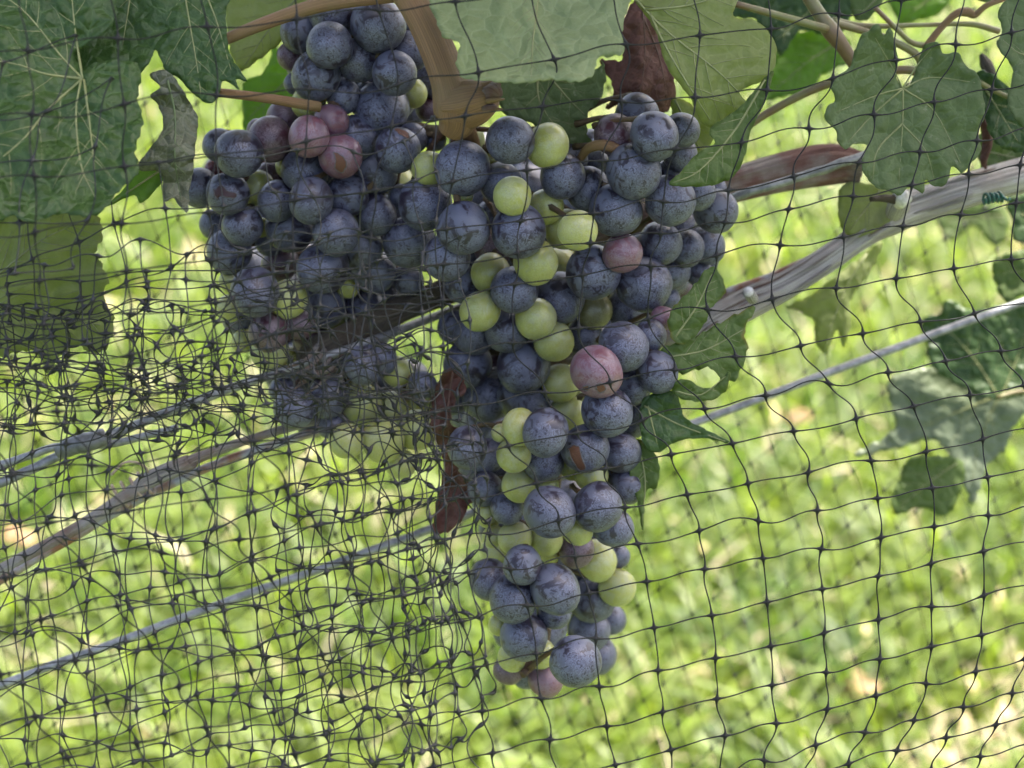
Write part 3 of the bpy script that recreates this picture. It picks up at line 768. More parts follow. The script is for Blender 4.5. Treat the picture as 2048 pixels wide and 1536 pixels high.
leaf('round grey green leaf with scalloped lobes and star of veins', [(1738, 62), (1755, 46), (1768, 72), (1780, 54), (1793, 100), (1796, 130), (1791, 150), (1805, 174), (1822, 165), (1838, 120), (1850, 90), (1878, 86), (1886, 108), (1915, 105), (1932, 132), (1955, 148), (1966, 190), (1970, 230), (1956, 262), (1962, 300), (1946, 322), (1925, 346), (1905, 332), (1893, 366), (1870, 373), (1851, 360), (1846, 386), (1820, 374), (1800, 390), (1775, 381), (1755, 376), (1730, 350), (1724, 320), (1735, 292), (1710, 287), (1690, 298), (1675, 281), (1672, 260), (1651, 240), (1654, 215), (1671, 200), (1660, 170), (1670, 152), (1695, 140), (1705, 120), (1712, 95), (1725, 68)],
     'leaf_grey', 0.446, [[(1806, 177), (1805, 245), (1797, 372)], [(1806, 177), (1755, 190), (1672, 225)], [(1806, 177), (1745, 230), (1695, 285)], [(1806, 177), (1870, 225), (1925, 335)], [(1806, 177), (1860, 155), (1950, 165)], [(1805, 176), (1790, 145), (1750, 75)], [(1806, 176), (1835, 130), (1862, 98)], [(1804, 248), (1850, 300), (1870, 365)], [(1804, 248), (1755, 300), (1745, 360)]],
     tilt=(0.002, 0.003), cup=-0.004, teeth=3, period=26, side=0, vr=0.8)
leaf('dull green leaf cut by the frame at the top corner', [(1995, 28), (2010, 2), (2050, -40), (2120, -40), (2120, 300), (2045, 252), (2015, 205), (2026, 140), (1994, 92), (2005, 60)], 'leaf_grey', 0.452, [[(2120, 90), (2050, 110), (2005, 80)]], side=40, teeth=4)
leaf('dark leaf beneath the corner leaf beside the round leaf', [(1950, 148), (1990, 150), (2030, 195), (2070, 260), (2050, 305), (1990, 285), (1965, 215)], 'leaf_dark', 0.49, [[(1960, 160), (2040, 290)]], side=30)
leaf('dark leaf above the weathered cane at the edge', [(1955, 272), (2048, 262), (2120, 300), (2120, 350), (2060, 345), (1985, 348), (1958, 322)], 'leaf_mid', 0.52, [[(1960, 300), (2100, 330)]], side=30)
leaf('olive leaf hidden between the round leaf and the cane', [(1685, 370), (1760, 372), (1806, 395), (1790, 432), (1740, 467), (1700, 472), (1678, 440)], 'leaf_under', 0.505, [[(1760, 380), (1700, 460)]], side=26, teeth=4)
leaf('dull translucent leaf hanging below the weathered cane', [(1573, 612), (1620, 590), (1700, 530), (1765, 480), (1742, 540), (1702, 600), (1702, 645), (1686, 696), (1674, 660), (1650, 706), (1630, 682), (1626, 640), (1595, 622)], 'leaf_under', 0.57, [[(1745, 490), (1690, 580), (1650, 690)]], side=36, teeth=4)
leaf('shaded leaf beyond the lower wire at the edge', [(1843, 640), (1880, 625), (1895, 598), (1940, 620), (2000, 612), (2120, 590), (2120, 770), (2050, 790), (1990, 800), (1930, 775), (1870, 740), (1852, 680)], 'leaf_dark', 0.615, [[(2000, 800), (1950, 720), (1880, 640)], [(2000, 800), (2040, 700), (2060, 620)]], side=40)
leaf('pale lobed leaf beyond the net, sunlit tone in its colour', [(1775, 765), (1850, 735), (1940, 750), (2010, 765), (2075, 800), (2030, 850), (2010, 900), (1975, 930), (1945, 1010), (1915, 935), (1865, 880), (1800, 896), (1705, 910), (1788, 856)], 'leaf_shine', 0.63, [[(2000, 790), (1900, 830), (1735, 900)], [(2000, 790), (1960, 880), (1940, 985)]], side=40, wave=0.0025, teeth=9)
leaf('dark leaf tip drooping beneath the pale sunlit leaf', [(1783, 1000), (1798, 960), (1815, 920), (1850, 912), (1920, 918), (1928, 960), (1895, 1030), (1842, 1015), (1793, 1030)], 'leaf_mid', 0.605, [[(1915, 925), (1850, 970), (1795, 1020)]], side=30)
leaf('small green leaf at the edge above the lower wire', [(1983, 535), (2012, 508), (2120, 498), (2120, 600), (2050, 592), (2008, 602)], 'leaf_mid', 0.585, [[(2120, 540), (1995, 545)]], side=30)
leaf('dark leaf at the edge under the weathered cane', [(2015, 400), (2050, 388), (2120, 385), (2120, 485), (2035, 485), (2024, 440)], 'leaf_dark', 0.59, [[(2120, 430), (2025, 430)]], side=30)
leaf('far green leaf under the green tie', [(1875, 432), (1930, 410), (2010, 418), (2016, 470), (1986, 492), (1950, 452), (1900, 482)], 'leaf_mid', 0.80, [[(2010, 430), (1885, 440)]], side=30)
leaf('narrow dark leaf climbing beside the central bunch', [(1342, 622), (1380, 580), (1422, 533), (1446, 560), (1450, 590), (1424, 612), (1405, 655), (1362, 690), (1338, 662)], 'leaf_mid', 0.455, [[(1350, 675), (1395, 610), (1425, 545)]], side=26, teeth=5)
leaf('toothed green leaf with browned tips across the cane', [(1322, 700), (1390, 672), (1450, 640), (1512, 612), (1490, 658), (1496, 700), (1482, 738), (1468, 762), (1440, 758), (1420, 735), (1360, 748), (1325, 740)], 'leaf_mid', 0.458, [[(1330, 715), (1410, 700), (1485, 660)]], side=30, teeth=8, period=34)
leaf('curled leaf edge rolling under the toothed leaf', [(1345, 768), (1372, 758), (1405, 775), (1430, 772), (1458, 742), (1455, 775), (1430, 798), (1390, 802), (1352, 792)], 'leaf_mid', 0.457, [[(1350, 782), (1400, 790), (1452, 752)]], side=14, teeth=4, step=9, wave=0.004)
leaf('dark pointed leaf emerging behind the central bunch', [(1285, 800), (1345, 782), (1358, 800), (1370, 835), (1410, 858), (1468, 888), (1405, 876), (1352, 884), (1312, 906), (1284, 880)], 'leaf_dark', 0.462, [[(1288, 812), (1360, 850), (1460, 886)], [(1295, 812), (1315, 890)]], side=0, teeth=3)
leaf('small drooping leaf below the pointed leaf', [(1268, 880), (1300, 895), (1318, 930), (1314, 975), (1292, 984), (1286, 1062), (1274, 1000), (1260, 950)], 'leaf_mid', 0.466, [[(1275, 885), (1290, 960), (1284, 1050)]], side=22, teeth=3, step=10)
leaf('dead brown leaf crumpled between the two bunches', [(905, 735), (934, 775), (908, 808), (904, 850), (940, 870), (912, 925), (945, 985), (915, 1050), (868, 1066), (874, 1000), (888, 930), (872, 880), (860, 830), (878, 760)], 'leaf_dead', 0.478, [[(905, 745), (895, 850), (915, 940), (890, 1050)]], wave=0.012, step=8, side=22, vein='vein_dead', teeth=8)
leaf('bright leaf high at the top beyond the tendrils', [(1765, -40), (1910, -40), (1885, 22), (1832, 42), (1800, 48), (1786, 20)], 'leaf_bright', 0.62, [[(1880, -20), (1805, 40)]], side=24)
leaf('rolled dark leaf at the top above the round leaf', [(1690, -40), (1785, -40), (1762, 8), (1730, 42), (1706, 32), (1700, 0)], 'leaf_mid', 0.50, [[(1770, -20), (1715, 35)]], side=24)
leaf('leaf tip at the top edge over the tendril', [(1930, -40), (2010, -40), (1990, 2), (1955, 0)], 'leaf_mid', 0.50, [[(2000, -30), (1960, -4)]], side=0)

def ridge(seed, amp):
    return lambda a, l: 1 + amp * (mnoise.noise(Vector((math.cos(a) * 2.2 + seed, math.sin(a) * 2.2, l * 18))) + 0.8 * mnoise.noise(Vector((math.cos(a) * 5.5 + seed, math.sin(a) * 5.5, l * 30))))
def limb(name, label, pts, mat, sides=14, amp=0.0, seed=1, n=8, parent=None):
    """pts: photo x, y, distance, width in photo pixels"""
    s = spline(pts, n)
    v, f, u = tube(P(s[:, 0], s[:, 1], s[:, 2]), mm(s[:, 3] / 2, s[:, 2]), sides, ridge(seed, amp) if amp else None)
    par = parent or VINE
    o = obj(name, mesh(rel(v, par), f, uv=u), M[mat], par)
    if label: o['label'] = label
    return o
limb('cane', 'weathered grey woody cane rising to the edge', [(1385, 668, .505, 44), (1430, 640, .505, 58), (1500, 602, .507, 62), (1560, 575, .508, 54), (1640, 528, .51, 50), (1720, 472, .512, 52), (1775, 432, .512, 74), (1830, 412, .513, 68), (1930, 382, .516, 66), (2048, 348, .52, 72), (2130, 325, .523, 72)], 'bark_grey', 30, 0.24, 3, 16)
limb('cane', 'reddish brown cane with peeling bark behind the round leaf', [(1000, 540, .515, 56), (1200, 455, .515, 60), (1420, 385, .512, 66), (1540, 350, .510, 72), (1660, 325, .508, 78), (1722, 330, .508, 60)], 'bark_red', 28, 0.22, 5, 14)
limb('cane', 'dark broken cane behind the left bunch', [(606, 735, .490, 46), (640, 708, .490, 70), (700, 672, .492, 56), (800, 622, .497, 50), (900, 580, .503, 52), (1000, 540, .512, 56)], 'bark_dark', 24, 0.22, 9, 12)
limb('cane', 'thin grey brown cane lying along the lower left wire', [(-60, 1178, .470, 22), (0, 1140, .472, 22), (150, 1058, .476, 24), (262, 985, .480, 30), (300, 958, .482, 36), (375, 926, .484, 34), (385, 920, .484, 24), (430, 902, .486, 22), (520, 872, .488, 18), (640, 838, .492, 22), (800, 795, .498, 22), (1000, 745, .503, 26), (1200, 700, .505, 34), (1390, 662, .506, 40)], 'bark_strip', 12, 0.14, 12, 8)
cane_ = spline([(1395, 662), (1430, 640), (1500, 602), (1560, 575), (1640, 528), (1720, 472), (1775, 432), (1830, 412), (1930, 382), (2048, 348), (2130, 325)], 10)
for k in range(22):                                                # shaggy strips of peeling bark on the weathered cane
    i0 = random.randint(0, 78); n_ = random.randint(9, 20)
    q = cane_[i0:i0 + n_ + 1:3]
    if len(q) < 3: continue
    off = random.uniform(-27, 24)
    dd = .505 + .012 * (q[:, 0] - 1395) / 700 - math.sqrt(max(0, 31 ** 2 - off ** 2)) * K * .5 - .0002
    w_ = np.array([random.uniform(3, 8)] * len(q)); w_[0] *= .4; w_[-1] *= .3
    q = q + np.array([0.4, 0.9]) * off + np.stack([np.zeros(len(q)), np.linspace(0, random.uniform(-7, 7), len(q))], -1)
    limb('bark_strip', None, [(a, b, c, d) for (a, b), c, d in zip(q, dd, w_)], random.choice(['bark_grey', 'bark_grey', 'bark_strip', 'bark_red']), 7, 0.25, k, 4)
for k, (dx, dy, ln, wd) in enumerate([(0, 0, 90, 12), (12, 16, 80, 9), (-14, -10, 70, 10), (20, 34, 110, 8), (-6, 28, 95, 7), (34, 10, 60, 9)]):
    limb('splinter', None, [(650 + dx, 700 + dy, .482, wd), (625 + dx, 730 + dy, .478, wd * .8), (600 + dx - ln * .2, 715 + dy + ln * .45, .476, wd * .35)], 'bark_strip', 6, 0.1, k, 4)
limb('shoot', 'thick tan shoot between the top bunch and the pale leaf', [(790, -50, .436, 64), (836, 20, .436, 66), (872, 92, .436, 70), (898, 160, .436, 74), (912, 210, .437, 92), (912, 242, .439, 80), (898, 268, .441, 46)], 'shoot', 26, 0.07, 2, 10)
limb('stub', 'broken brown stub on the tan shoot', [(895, 212, .437, 76), (930, 208, .435, 92), (960, 200, .433, 84), (982, 194, .432, 58), (992, 190, .4315, 34)], 'shoot', 22, 0.24, 6, 8)
limb('stub', 'dark rotten heart of the broken stub', [(974, 186, .430, 30), (990, 182, .4275, 34), (1000, 190, .4265, 16)], 'bark_red', 14, 0.5, 8, 6)
for k in range(9):
    a_ = k * 0.7
    limb('splinter', None, [(968 + 6 * math.cos(a_ * 2), 194 + 26 * math.sin(a_), .431 + .003 * math.cos(a_), 13), (988 + 5 * math.sin(a_ * 3), 190 + 28 * math.sin(a_), .430 + .003 * math.cos(a_), 11), (1000 + 9 * math.sin(a_ * 5), 188 + 31 * math.sin(a_), .4295 + .003 * math.cos(a_), 3)], 'bark_red' if k % 2 else 'shoot', 7, 0.3, k, 4)
limb('shoot', 'short stalk from the tan shoot to the bunch', [(905, 215, .44, 50), (935, 260, .447, 34), (955, 310, .457, 26)], 'shoot', 10, 0.05, 4, 5)
limb('shoot', 'tan horizontal stem above the top bunch', [(430, 88, .440, 22), (520, 50, .439, 26), (640, 10, .438, 30), (760, -8, .438, 32), (830, -14, .438, 34)], 'shoot', 12, 0.05, 4, 8)
limb('petiole', 'slender tan leaf stalk reaching the top bunch', [(428, 184, .44, 18), (530, 196, .445, 20), (640, 214, .452, 22)], 'shoot', 8, 0, 1, 6)
limb('tendril', 'tan hooked stalk above the blue grapes', [(1160, 318, .455, 16), (1178, 296, .45, 20), (1208, 290, .447, 22), (1236, 302, .448, 22), (1248, 325, .452, 20)], 'shoot', 8, 0, 1, 6)
limb('shoot', None, [(1595, -40, .48, 26), (1640, 30, .48, 28), (1662, 62, .48, 36), (1690, 100, .482, 28), (1728, 160, .486, 26), (1780, 250, .49, 24)], 'petiole', 10, 0.05, 1, 8)
limb('petiole', None, [(1465, 6, .47, 13), (1560, 32, .473, 15), (1655, 58, .478, 17)], 'petiole', 8, 0, 1, 6)
limb('petiole', None, [(1665, 40, .483, 14), (1730, 52, .486, 12), (1850, 50, .49, 9), (1940, 48, .492, 11), (1998, 62, .494, 13)], 'petiole', 8, 0, 1, 6)
limb('petiole', None, [(1665, 45, .482, 16), (1720, 60, .485, 15), (1780, 80, .486, 15), (1835, 112, .487, 16), (1842, 150, .487, 17), (1815, 172, .452, 9)], 'petiole', 8, 0, 1, 6)
limb('petiole', None, [(1750, 15, .48, 9), (1790, 55, .483, 10), (1822, 84, .486, 11), (1852, 92, .487, 14)], 'petiole', 8, 0, 1, 6)
limb('tendril', 'brown knobbly tendril at the top corner', [(1850, 98, .486, 16), (1880, 58, .484, 14), (1912, 28, .482, 16), (1935, 24, .482, 20), (1950, 30, .482, 14), (1975, 10, .48, 12), (2030, -10, .48, 12)], 'shoot', 8, 0.1, 3, 6)
limb('petiole', None, [(1480, 262, .500, 16), (1560, 212, .497, 17), (1665, 165, .493, 18), (1800, 140, .49, 18), (1845, 150, .488, 18)], 'petiole', 8, 0, 1, 6)
limb('petiole', None, [(1995, 795, .60, 9), (2040, 783, .602, 10), (2120, 786, .605, 10)], 'petiole', 6, 0, 1, 5)
limb('petiole', None, [(1960, 165, .487, 10), (1990, 182, .487, 10), (2030, 200, .485, 10)], 'petiole', 6, 0, 1, 5)
limb('stub', 'pale round pruning cut on the weathered cane', [(1506, 598, .492, 22), (1500, 590, .484, 24), (1497, 584, .480, 24)], 'bark_grey', 12, 0.05, 3, 4)
limb('stub', 'pale round pruning cut on the weathered cane', [(1497, 584, .4802, 21), (1496.5, 583, .4788, 20)], 'cut_wood', 14, 0.04, 3, 2)
limb('stub', 'pale splintered spur on top of the cane', [(1790, 425, .495, 40), (1800, 404, .488, 46), (1806, 388, .484, 30)], 'bark_grey', 12, 0.28, 5, 5)
limb('stub', 'pale splintered spur on top of the cane', [(1796, 406, .484, 22), (1806, 394, .480, 30), (1814, 384, .478, 9)], 'cut_wood', 16, 0.75, 7, 6)
limb('stub', None, [(1795, 400, .482, 18), (1765, 396, .478, 14), (1742, 398, .475, 10)], 'bark_dark', 8, 0.2, 7, 5)
# small dead buds near the corner leaf
limb('bud', 'dry brown bud beside the corner leaf', [(1962, 108, .505, 8), (1972, 130, .505, 26), (1985, 150, .505, 18), (1992, 160, .505, 6)], 'bark_dark', 10, 0.35, 3, 6)
limb('bud', 'dry brown leaf scrap above the cane', [(1962, 230, .50, 14), (1975, 280, .50, 22), (1968, 320, .50, 16), (1972, 338, .50, 5)], 'leaf_dead', 8, 0.4, 4, 6)

# unseen vine leaves, added out of view to shade the bunches
def canopy():
    base = np.array([(0, -.1), (.25, -.45), (.5, -.3), (.62, .0), (.9, .1), (.7, .35), (.75, .6), (.42, .62), (.3, .9), (0, 1.25), (-.3, .9), (-.42, .62), (-.75, .6), (-.7, .35), (-.9, .1), (-.62, 0), (-.5, -.3), (-.25, -.45)])
    V, F, o = [], [], 0
    r = random.Random(21)
    for k in range(520):
        x = r.uniform(-0.45, 0.55); y = 0.43 + abs(r.gauss(0.0, 0.17)); z = CAM_H + r.uniform(-0.02, 0.60)
        if x > 0.27 and r.random() < 0.7: continue
        s = r.uniform(0.045, 0.075)
        q = Matrix.Rotation(r.uniform(0, 6.28), 3, 'Z') @ Matrix.Rotation(r.uniform(-0.9, 0.9), 3, 'X') @ Matrix.Rotation(r.uniform(-0.9, 0.9), 3, 'Y')
        pts = [q @ Vector((a * s, b * s, -0.25 * s * (a * a + b * b))) + Vector((x, y, z)) for a, b in base]
        c = q @ Vector((0, .25 * s, 0)) + Vector((x, y, z))
        if y > 0.25 and z < CAM_H + 0.05 - (y - 0.2) * 0.05: continue
        V += [c] + pts
        n = len(pts)
        F += [(o, o + 1 + i, o + 1 + (i + 1) % n) for i in range(n)]
        o += n + 1
    V = rel(np.array([tuple(v) for v in V]), VINE)
    f = obj('shade_foliage', mesh(V, F), M['leaf_mid'], VINE)
    tag(f, 'unseen leaf canopy added overhead to shade the bunches', kind='stuff')
canopy()

# ------------------------------------------------------------------ trellis wires and fittings
def wire(name, label, pts, mat, w=17, group='galvanised trellis wires'):
    s = spline([(a, b, c, w) for a, b, c in pts], 14)
    p = P(s[:, 0], s[:, 1], s[:, 2])
    p[:, 2] += np.array([0.0004 * mnoise.noise(Vector((k * .25, 1.0, w))) for k in range(len(p))])
    v, f, u = tube(p, mm(w / 2, 0.5), 10)
    loc = p[len(p) // 2]
    o = obj(name, mesh(v - loc, f, uv=u), M[mat], None, loc)
    return tag(o, label, 'wire', group)
wire('trellis_wire', 'lowest galvanised wire crossing behind the tip of the central bunch', [(-300, 1478, .50), (0, 1370, .505), (450, 1205, .512), (860, 1058, .52), (1400, 842, .535), (2048, 602, .55), (2400, 470, .56)], 'wire', 18)
wire('trellis_wire', 'middle wire strapped to the thin cane, rust spotted beside the weathered cane', [(-300, 1330, .485), (0, 1160, .486), (262, 1008, .489), (450, 922, .492), (640, 862, .497), (900, 785, .51), (1390, 615, .515), (1460, 583, .515), (1560, 546, .515), (1700, 478, .516), (1800, 430, .524), (2048, 350, .53), (2400, 240, .54)], 'wire_rust', 18)
wire('trellis_wire', 'upper wire spliced in a dark sleeve, running on along the reddish cane', [(-300, 1075, .468), (0, 966, .47), (117, 912, .472), (211, 874, .474), (390, 803, .478), (547, 748, .482), (720, 690, .487), (900, 622, .515), (1200, 510, .53), (1450, 402, .496), (1600, 354, .492), (1720, 314, .492), (1900, 250, .50), (2400, 80, .52)], 'wire', 18)
wire('wire_tail', 'loose cut end of wire beside the dark sleeve', [(-300, 1010, .469), (0, 930, .469), (117, 893, .470), (211, 889, .472), (290, 872, .472), (356, 856, .471)], 'wire', 15, None)
s = spline([(117, 903, .468, 30), (150, 890, .467, 40), (190, 880, .467, 40), (212, 872, .468, 32)], 6)
v, f, u = tube(P(s[:, 0], s[:, 1], s[:, 2]), mm(s[:, 3] / 2, s[:, 2]), 12, lambda a, l: 1 + 0.10 * (abs(math.sin(l * 520)) > .8) + 0.08 * math.cos(2 * a))
loc = v.mean(0)
tag(obj('wire_sleeve', mesh(v - loc, f, uv=u), M['clamp'], None, loc), 'dark grey crimp sleeve joining two wires behind the netting', 'wire sleeve')
def coil(name, label, cat, ax, turns, r_px, w_px, mat, n=24, tail=None):
    a = np.array(ax, float)
    t = np.linspace(0, 1, int(n * turns))
    c = a[0] * (1 - t)[:, None] + a[1] * t[:, None]
    p = P(c[:, 0], c[:, 1], c[:, 2])
    d = p[-1] - p[0]; d /= np.linalg.norm(d)
    u = np.cross(d, UP); u /= np.linalg.norm(u)
    w = np.cross(d, u)
    ang = t * turns * 2 * math.pi
    rr = mm(r_px, a[0, 2])
    p = p + (np.cos(ang)[:, None] * u + np.sin(ang)[:, None] * w) * rr * (1 + 0.08 * np.sin(ang * 1.7))[:, None]
    if tail is not None:
        p = np.vstack([p, spline([p[-1]] + [P(*q) for q in tail], 6)[1:]])
    v, f, uu = tube(p, mm(w_px / 2, a[0, 2]), 6)
    loc = p.mean(0)
    return tag(obj(name, mesh(v - loc, f, uv=uu), M[mat], None, loc), label, cat)
coil('dry_tendril', 'pale dry tendril coiled round the thin cane', 'tendril', [(222, 1000, .482), (300, 962, .483)], 4.5, 24, 6, 'tendril', tail=[(285, 930, .475), (250, 925, .472), (222, 950, .472)])
coil('dry_tendril', 'dry tendril curling below the weathered cane beside the toothed leaf', 'tendril', [(1372, 672, .505), (1388, 662, .505)], 2.0, 28, 6, 'tendril', tail=[(1370, 690, .47), (1358, 692, .468), (1380, 692, .467), (1402, 686, .467)])
coil('plant_tie', 'green plastic tie wound round the weathered cane at the edge', 'plant tie', [(1966, 398, .493), (2006, 393, .494)], 4.6, 9, 6, 'tie_green', tail=[(2014, 400, .49), (2020, 396, .49)])

# ------------------------------------------------------------------ bird netting
TS = np.array([0, .025, .06, .11, .19, .29, .40, .5, .60, .71, .81, .89, .94, .975])
def strand(knots, tang, r_mm, knot_gain=1.9):
    """Hermite cord through knots (photo x, y, distance); thick at the knots, so that crossing cords make the four-pointed stars"""
    out, rad = [], []
    n = len(knots)
    for k in range(n - 1):
        a, b, ma, mb = knots[k], knots[k + 1], tang[k], tang[k + 1]
        L = np.linalg.norm((b - a)[:2]) + 1e-6
        t = TS[:, None]
        out.append((2 * t ** 3 - 3 * t ** 2 + 1) * a + (t ** 3 - 2 * t ** 2 + t) * ma * L + (-2 * t ** 3 + 3 * t ** 2) * b + (t ** 3 - t ** 2) * mb * L)
        s = np.minimum(TS, 1 - TS) * L
        rad.append(1 + knot_gain * np.exp(-(s / 5.0) ** 2) + 0.5 * np.exp(-(s / 11.0) ** 2))
    out.append(knots[-1:]); rad.append(np.array([1.5]))
    p = np.vstack(out)
    return P(p[:, 0], p[:, 1], p[:, 2]), np.concatenate(rad) * r_mm * 0.001
def net(label, sheets, r_mm, group=None, loc=None, gain=1.9, sides=5, mat='net'):
    R = root('bird_net', P(*loc), label, 'bird net', group)
    for G, vdir, hdir, blend, jit, keep in sheets:
        nx, ny = G.shape[:2]
        r_ = np.random.default_rng(int(abs(G[0, 0, 0]) * 7 + nx))
        lines = [(G[:, j], hdir) for j in range(ny)] + [(G[i], vdir) for i in range(nx)]
        for line, dr in lines:
            ok = keep(line)
            runs, cur = [], []
            for k, q in enumerate(ok):
                if q: cur.append(k)
                elif cur: runs.append(cur); cur = []
            if cur: runs.append(cur)
            for run in runs:
                if len(run) < 2: continue
                pts = line[run]
                m = np.gradient(pts, axis=0)
                m = m / (np.linalg.norm(m[:, :2], axis=1)[:, None] + 1e-6)
                if dr is not None:
                    m[:, :2] = m[:, :2] * (1 - blend) + np.array(dr) * blend
                a = r_.normal(0, jit, len(m))
                c, s = np.cos(a), np.sin(a)
                m[:, 0], m[:, 1] = m[:, 0] * c - m[:, 1] * s, m[:, 0] * s + m[:, 1] * c
                m = m * r_.uniform(0.8 + 0.35 * blend, 1.0 + 1.3 * jit + 0.4 * blend, len(m))[:, None]
                p, rad = strand(pts, m, r_mm, gain)
                v, f, u = tube(p, rad, sides, cap=False)
                obj('strand', mesh(rel(v, R), f), M[mat], R)
    return R
anywhere = lambda L: (L[:, 0] > -260) & (L[:, 0] < 2300) & (L[:, 1] > -220) & (L[:, 1] < 1760)

# front net: knots read off the photograph on the sheet's rows and columns, the rest of the sheet relaxed between them
ROWS = {
 0: {0: (236, 77), 1: (415, 53), 2: (594, 38), 3: (758, 20), 4: (910, 3), 5: (1060, -20)},
 1: {3: (797, 171), 4: (958, 145), 5: (1110, 120), 6: (1252, 88), 7: (1400, 70), 8: (1542, 59), 9: (1678, 28), 10: (1802, 0)},
 2: {3: (785, 250), 4: (929, 231), 5: (1085, 212), 6: (1243, 202), 7: (1390, 195), 8: (1535, 180), 9: (1666, 157), 10: (1792, 120), 11: (1912, 88), 12: (2023, 65)},
 3: {0: (243, 448), 1: (417, 425), 2: (590, 400), 3: (750, 380), 4: (905, 365), 5: (1053, 340), 6: (1205, 322), 7: (1352, 296), 8: (1482, 286), 9: (1618, 256), 10: (1748, 229), 11: (1868, 204), 12: (1984, 179)},
 4: {1: (425, 520), 6: (1187, 428), 7: (1327, 403), 8: (1457, 381), 9: (1587, 353), 10: (1718, 325), 11: (1840, 304), 12: (1954, 282)},
 5: {1: (432, 605), 7: (1323, 466), 8: (1450, 445), 9: (1577, 418), 10: (1707, 392), 11: (1824, 370), 12: (1938, 348), 13: (2040, 330)},
 6: {5: (1031, 566), 6: (1165, 550), 7: (1301, 531), 8: (1434, 510), 9: (1560, 489), 10: (1688, 474), 11: (1806, 452), 12: (1922, 429), 13: (2033, 405)},
 7: {-1: (113, 822), 0: (281, 798), 1: (445, 775), 2: (601, 748), 3: (755, 730), 4: (895, 705), 5: (1025, 687), 6: (1155, 655), 7: (1298, 637), 8: (1413, 619), 9: (1544, 598), 10: (1672, 576), 11: (1792, 557), 12: (1907, 537), 13: (2022, 520)},
 8: {-1: (184, 931), 0: (351, 912), 1: (508, 882), 2: (664, 855), 3: (816, 832), 4: (953, 810), 5: (1090, 784), 6: (1220, 766), 7: (1350, 740), 8: (1471, 713), 9: (1602, 692), 10: (1726, 667), 11: (1841, 643), 12: (1949, 627)},
 9: {5: (1155, 865), 6: (1285, 840), 7: (1409, 818), 8: (1531, 791), 9: (1657, 766), 10: (1776, 745), 11: (1891, 722), 12: (2002, 702)},
 10: {6: (1343, 908), 7: (1465, 887), 8: (1587, 862), 9: (1713, 837), 10: (1827, 812), 11: (1940, 790), 12: (2048, 770)},
 11: {5: (1250, 1015), 6: (1374, 989), 7: (1496, 967), 8: (1616, 945), 9: (1743, 921), 10: (1852, 904), 11: (1966, 878)},
 12: {5: (1275, 1088), 6: (1399, 1061), 7: (1517, 1042), 8: (1634, 1021), 9: (1756, 996), 10: (1864, 976), 11: (1975, 954)},
 13: {4: (1178, 1187), 3: (1055, 1210), 5: (1293, 1163), 6: (1409, 1138), 7: (1526, 1116), 8: (1642, 1098), 9: (1763, 1075), 10: (1868, 1053), 11: (1977, 1031)},
 14: {4: (1192, 1276), 3: (1073, 1308), 5: (1308, 1256), 6: (1424, 1231), 7: (1534, 1204), 8: (1644, 1178), 9: (1757, 1152), 10: (1862, 1127), 11: (1966, 1102)},
 15: {4: (1198, 1374), 3: (1082, 1396), 5: (1316, 1340), 6: (1431, 1316), 7: (1542, 1293), 8: (1648, 1266), 9: (1757, 1239), 10: (1863, 1213), 11: (1968, 1191)},
 16: {5: (1325, 1424), 6: (1433, 1398), 7: (1544, 1370), 8: (1652, 1345), 9: (1760, 1318), 10: (1863, 1293), 11: (1963, 1270)},
 17: {5: (1342, 1500), 6: (1451, 1471), 7: (1553, 1447), 8: (1655, 1418), 9: (1752, 1391), 10: (1852, 1367), 11: (1952, 1343)},
 18: {6: (1440, 1552), 7: (1527, 1521), 8: (1632, 1490), 9: (1730, 1465), 10: (1828, 1441), 11: (1927, 1414)},
 19: {9: (1697, 1527), 10: (1794, 1501), 11: (1892, 1475)},
}
C0, NC, NR, R0 = -8, 25, 24, -2
def relax_sheet():
    idx = lambda c, r: (c - C0) * NR + (r - R0)
    rows, rhs = [], []
    def eq(terms, val, w):
        a = np.zeros(NC * NR)
        for t, k in terms: a[t] += k
        rows.append(a * w); rhs.append(np.array(val, float) * w)
    for r, cols in ROWS.items():
        for c, p in cols.items(): eq([(idx(c, r), 1)], p, 6.0)
    for i in range(NC):
        for j in range(NR):
            if 0 < i < NC - 1: eq([((i - 1) * NR + j, 1), (i * NR + j, -2), ((i + 1) * NR + j, 1)], (0, 0), 1.0)
            if 0 < j < NR - 1: eq([(i * NR + j - 1, 1), (i * NR + j, -2), (i * NR + j + 1, 1)], (0, 0), 0.45)
            if i < NC - 1 and j < NR - 1: eq([(i * NR + j, 1), ((i + 1) * NR + j, -1), (i * NR + j + 1, -1), ((i + 1) * NR + j + 1, 1)], (0, 0), 0.5)
    A, B = np.array(rows), np.array(rhs)
    return np.linalg.lstsq(A, B, rcond=None)[0].reshape(NC, NR, 2)
XY = relax_sheet()
def net_distance(x, y):
    d = 0.374 + 0.060 * np.clip(x / 2048, -0.3, 1.3) + 0.004 * (y - 768) / 768
    return d + 0.010 * np.exp(-(((x - 1150) / 260) ** 2 + ((y - 800) / 420) ** 2))
jit = rng.normal(0, 1, XY.shape[:2])
FRONT = np.concatenate([XY, (net_distance(XY[..., 0], XY[..., 1]) + 0.0012 * jit)[..., None]], -1)
net('black bird net of regular square mesh stretched in front of everything', [(FRONT, (0.0, 1.0), (0.995, -0.05), 0.85, 0.16, anywhere)], 0.205, 'bird nets around the vine row', (2040, 1500, 0.44))

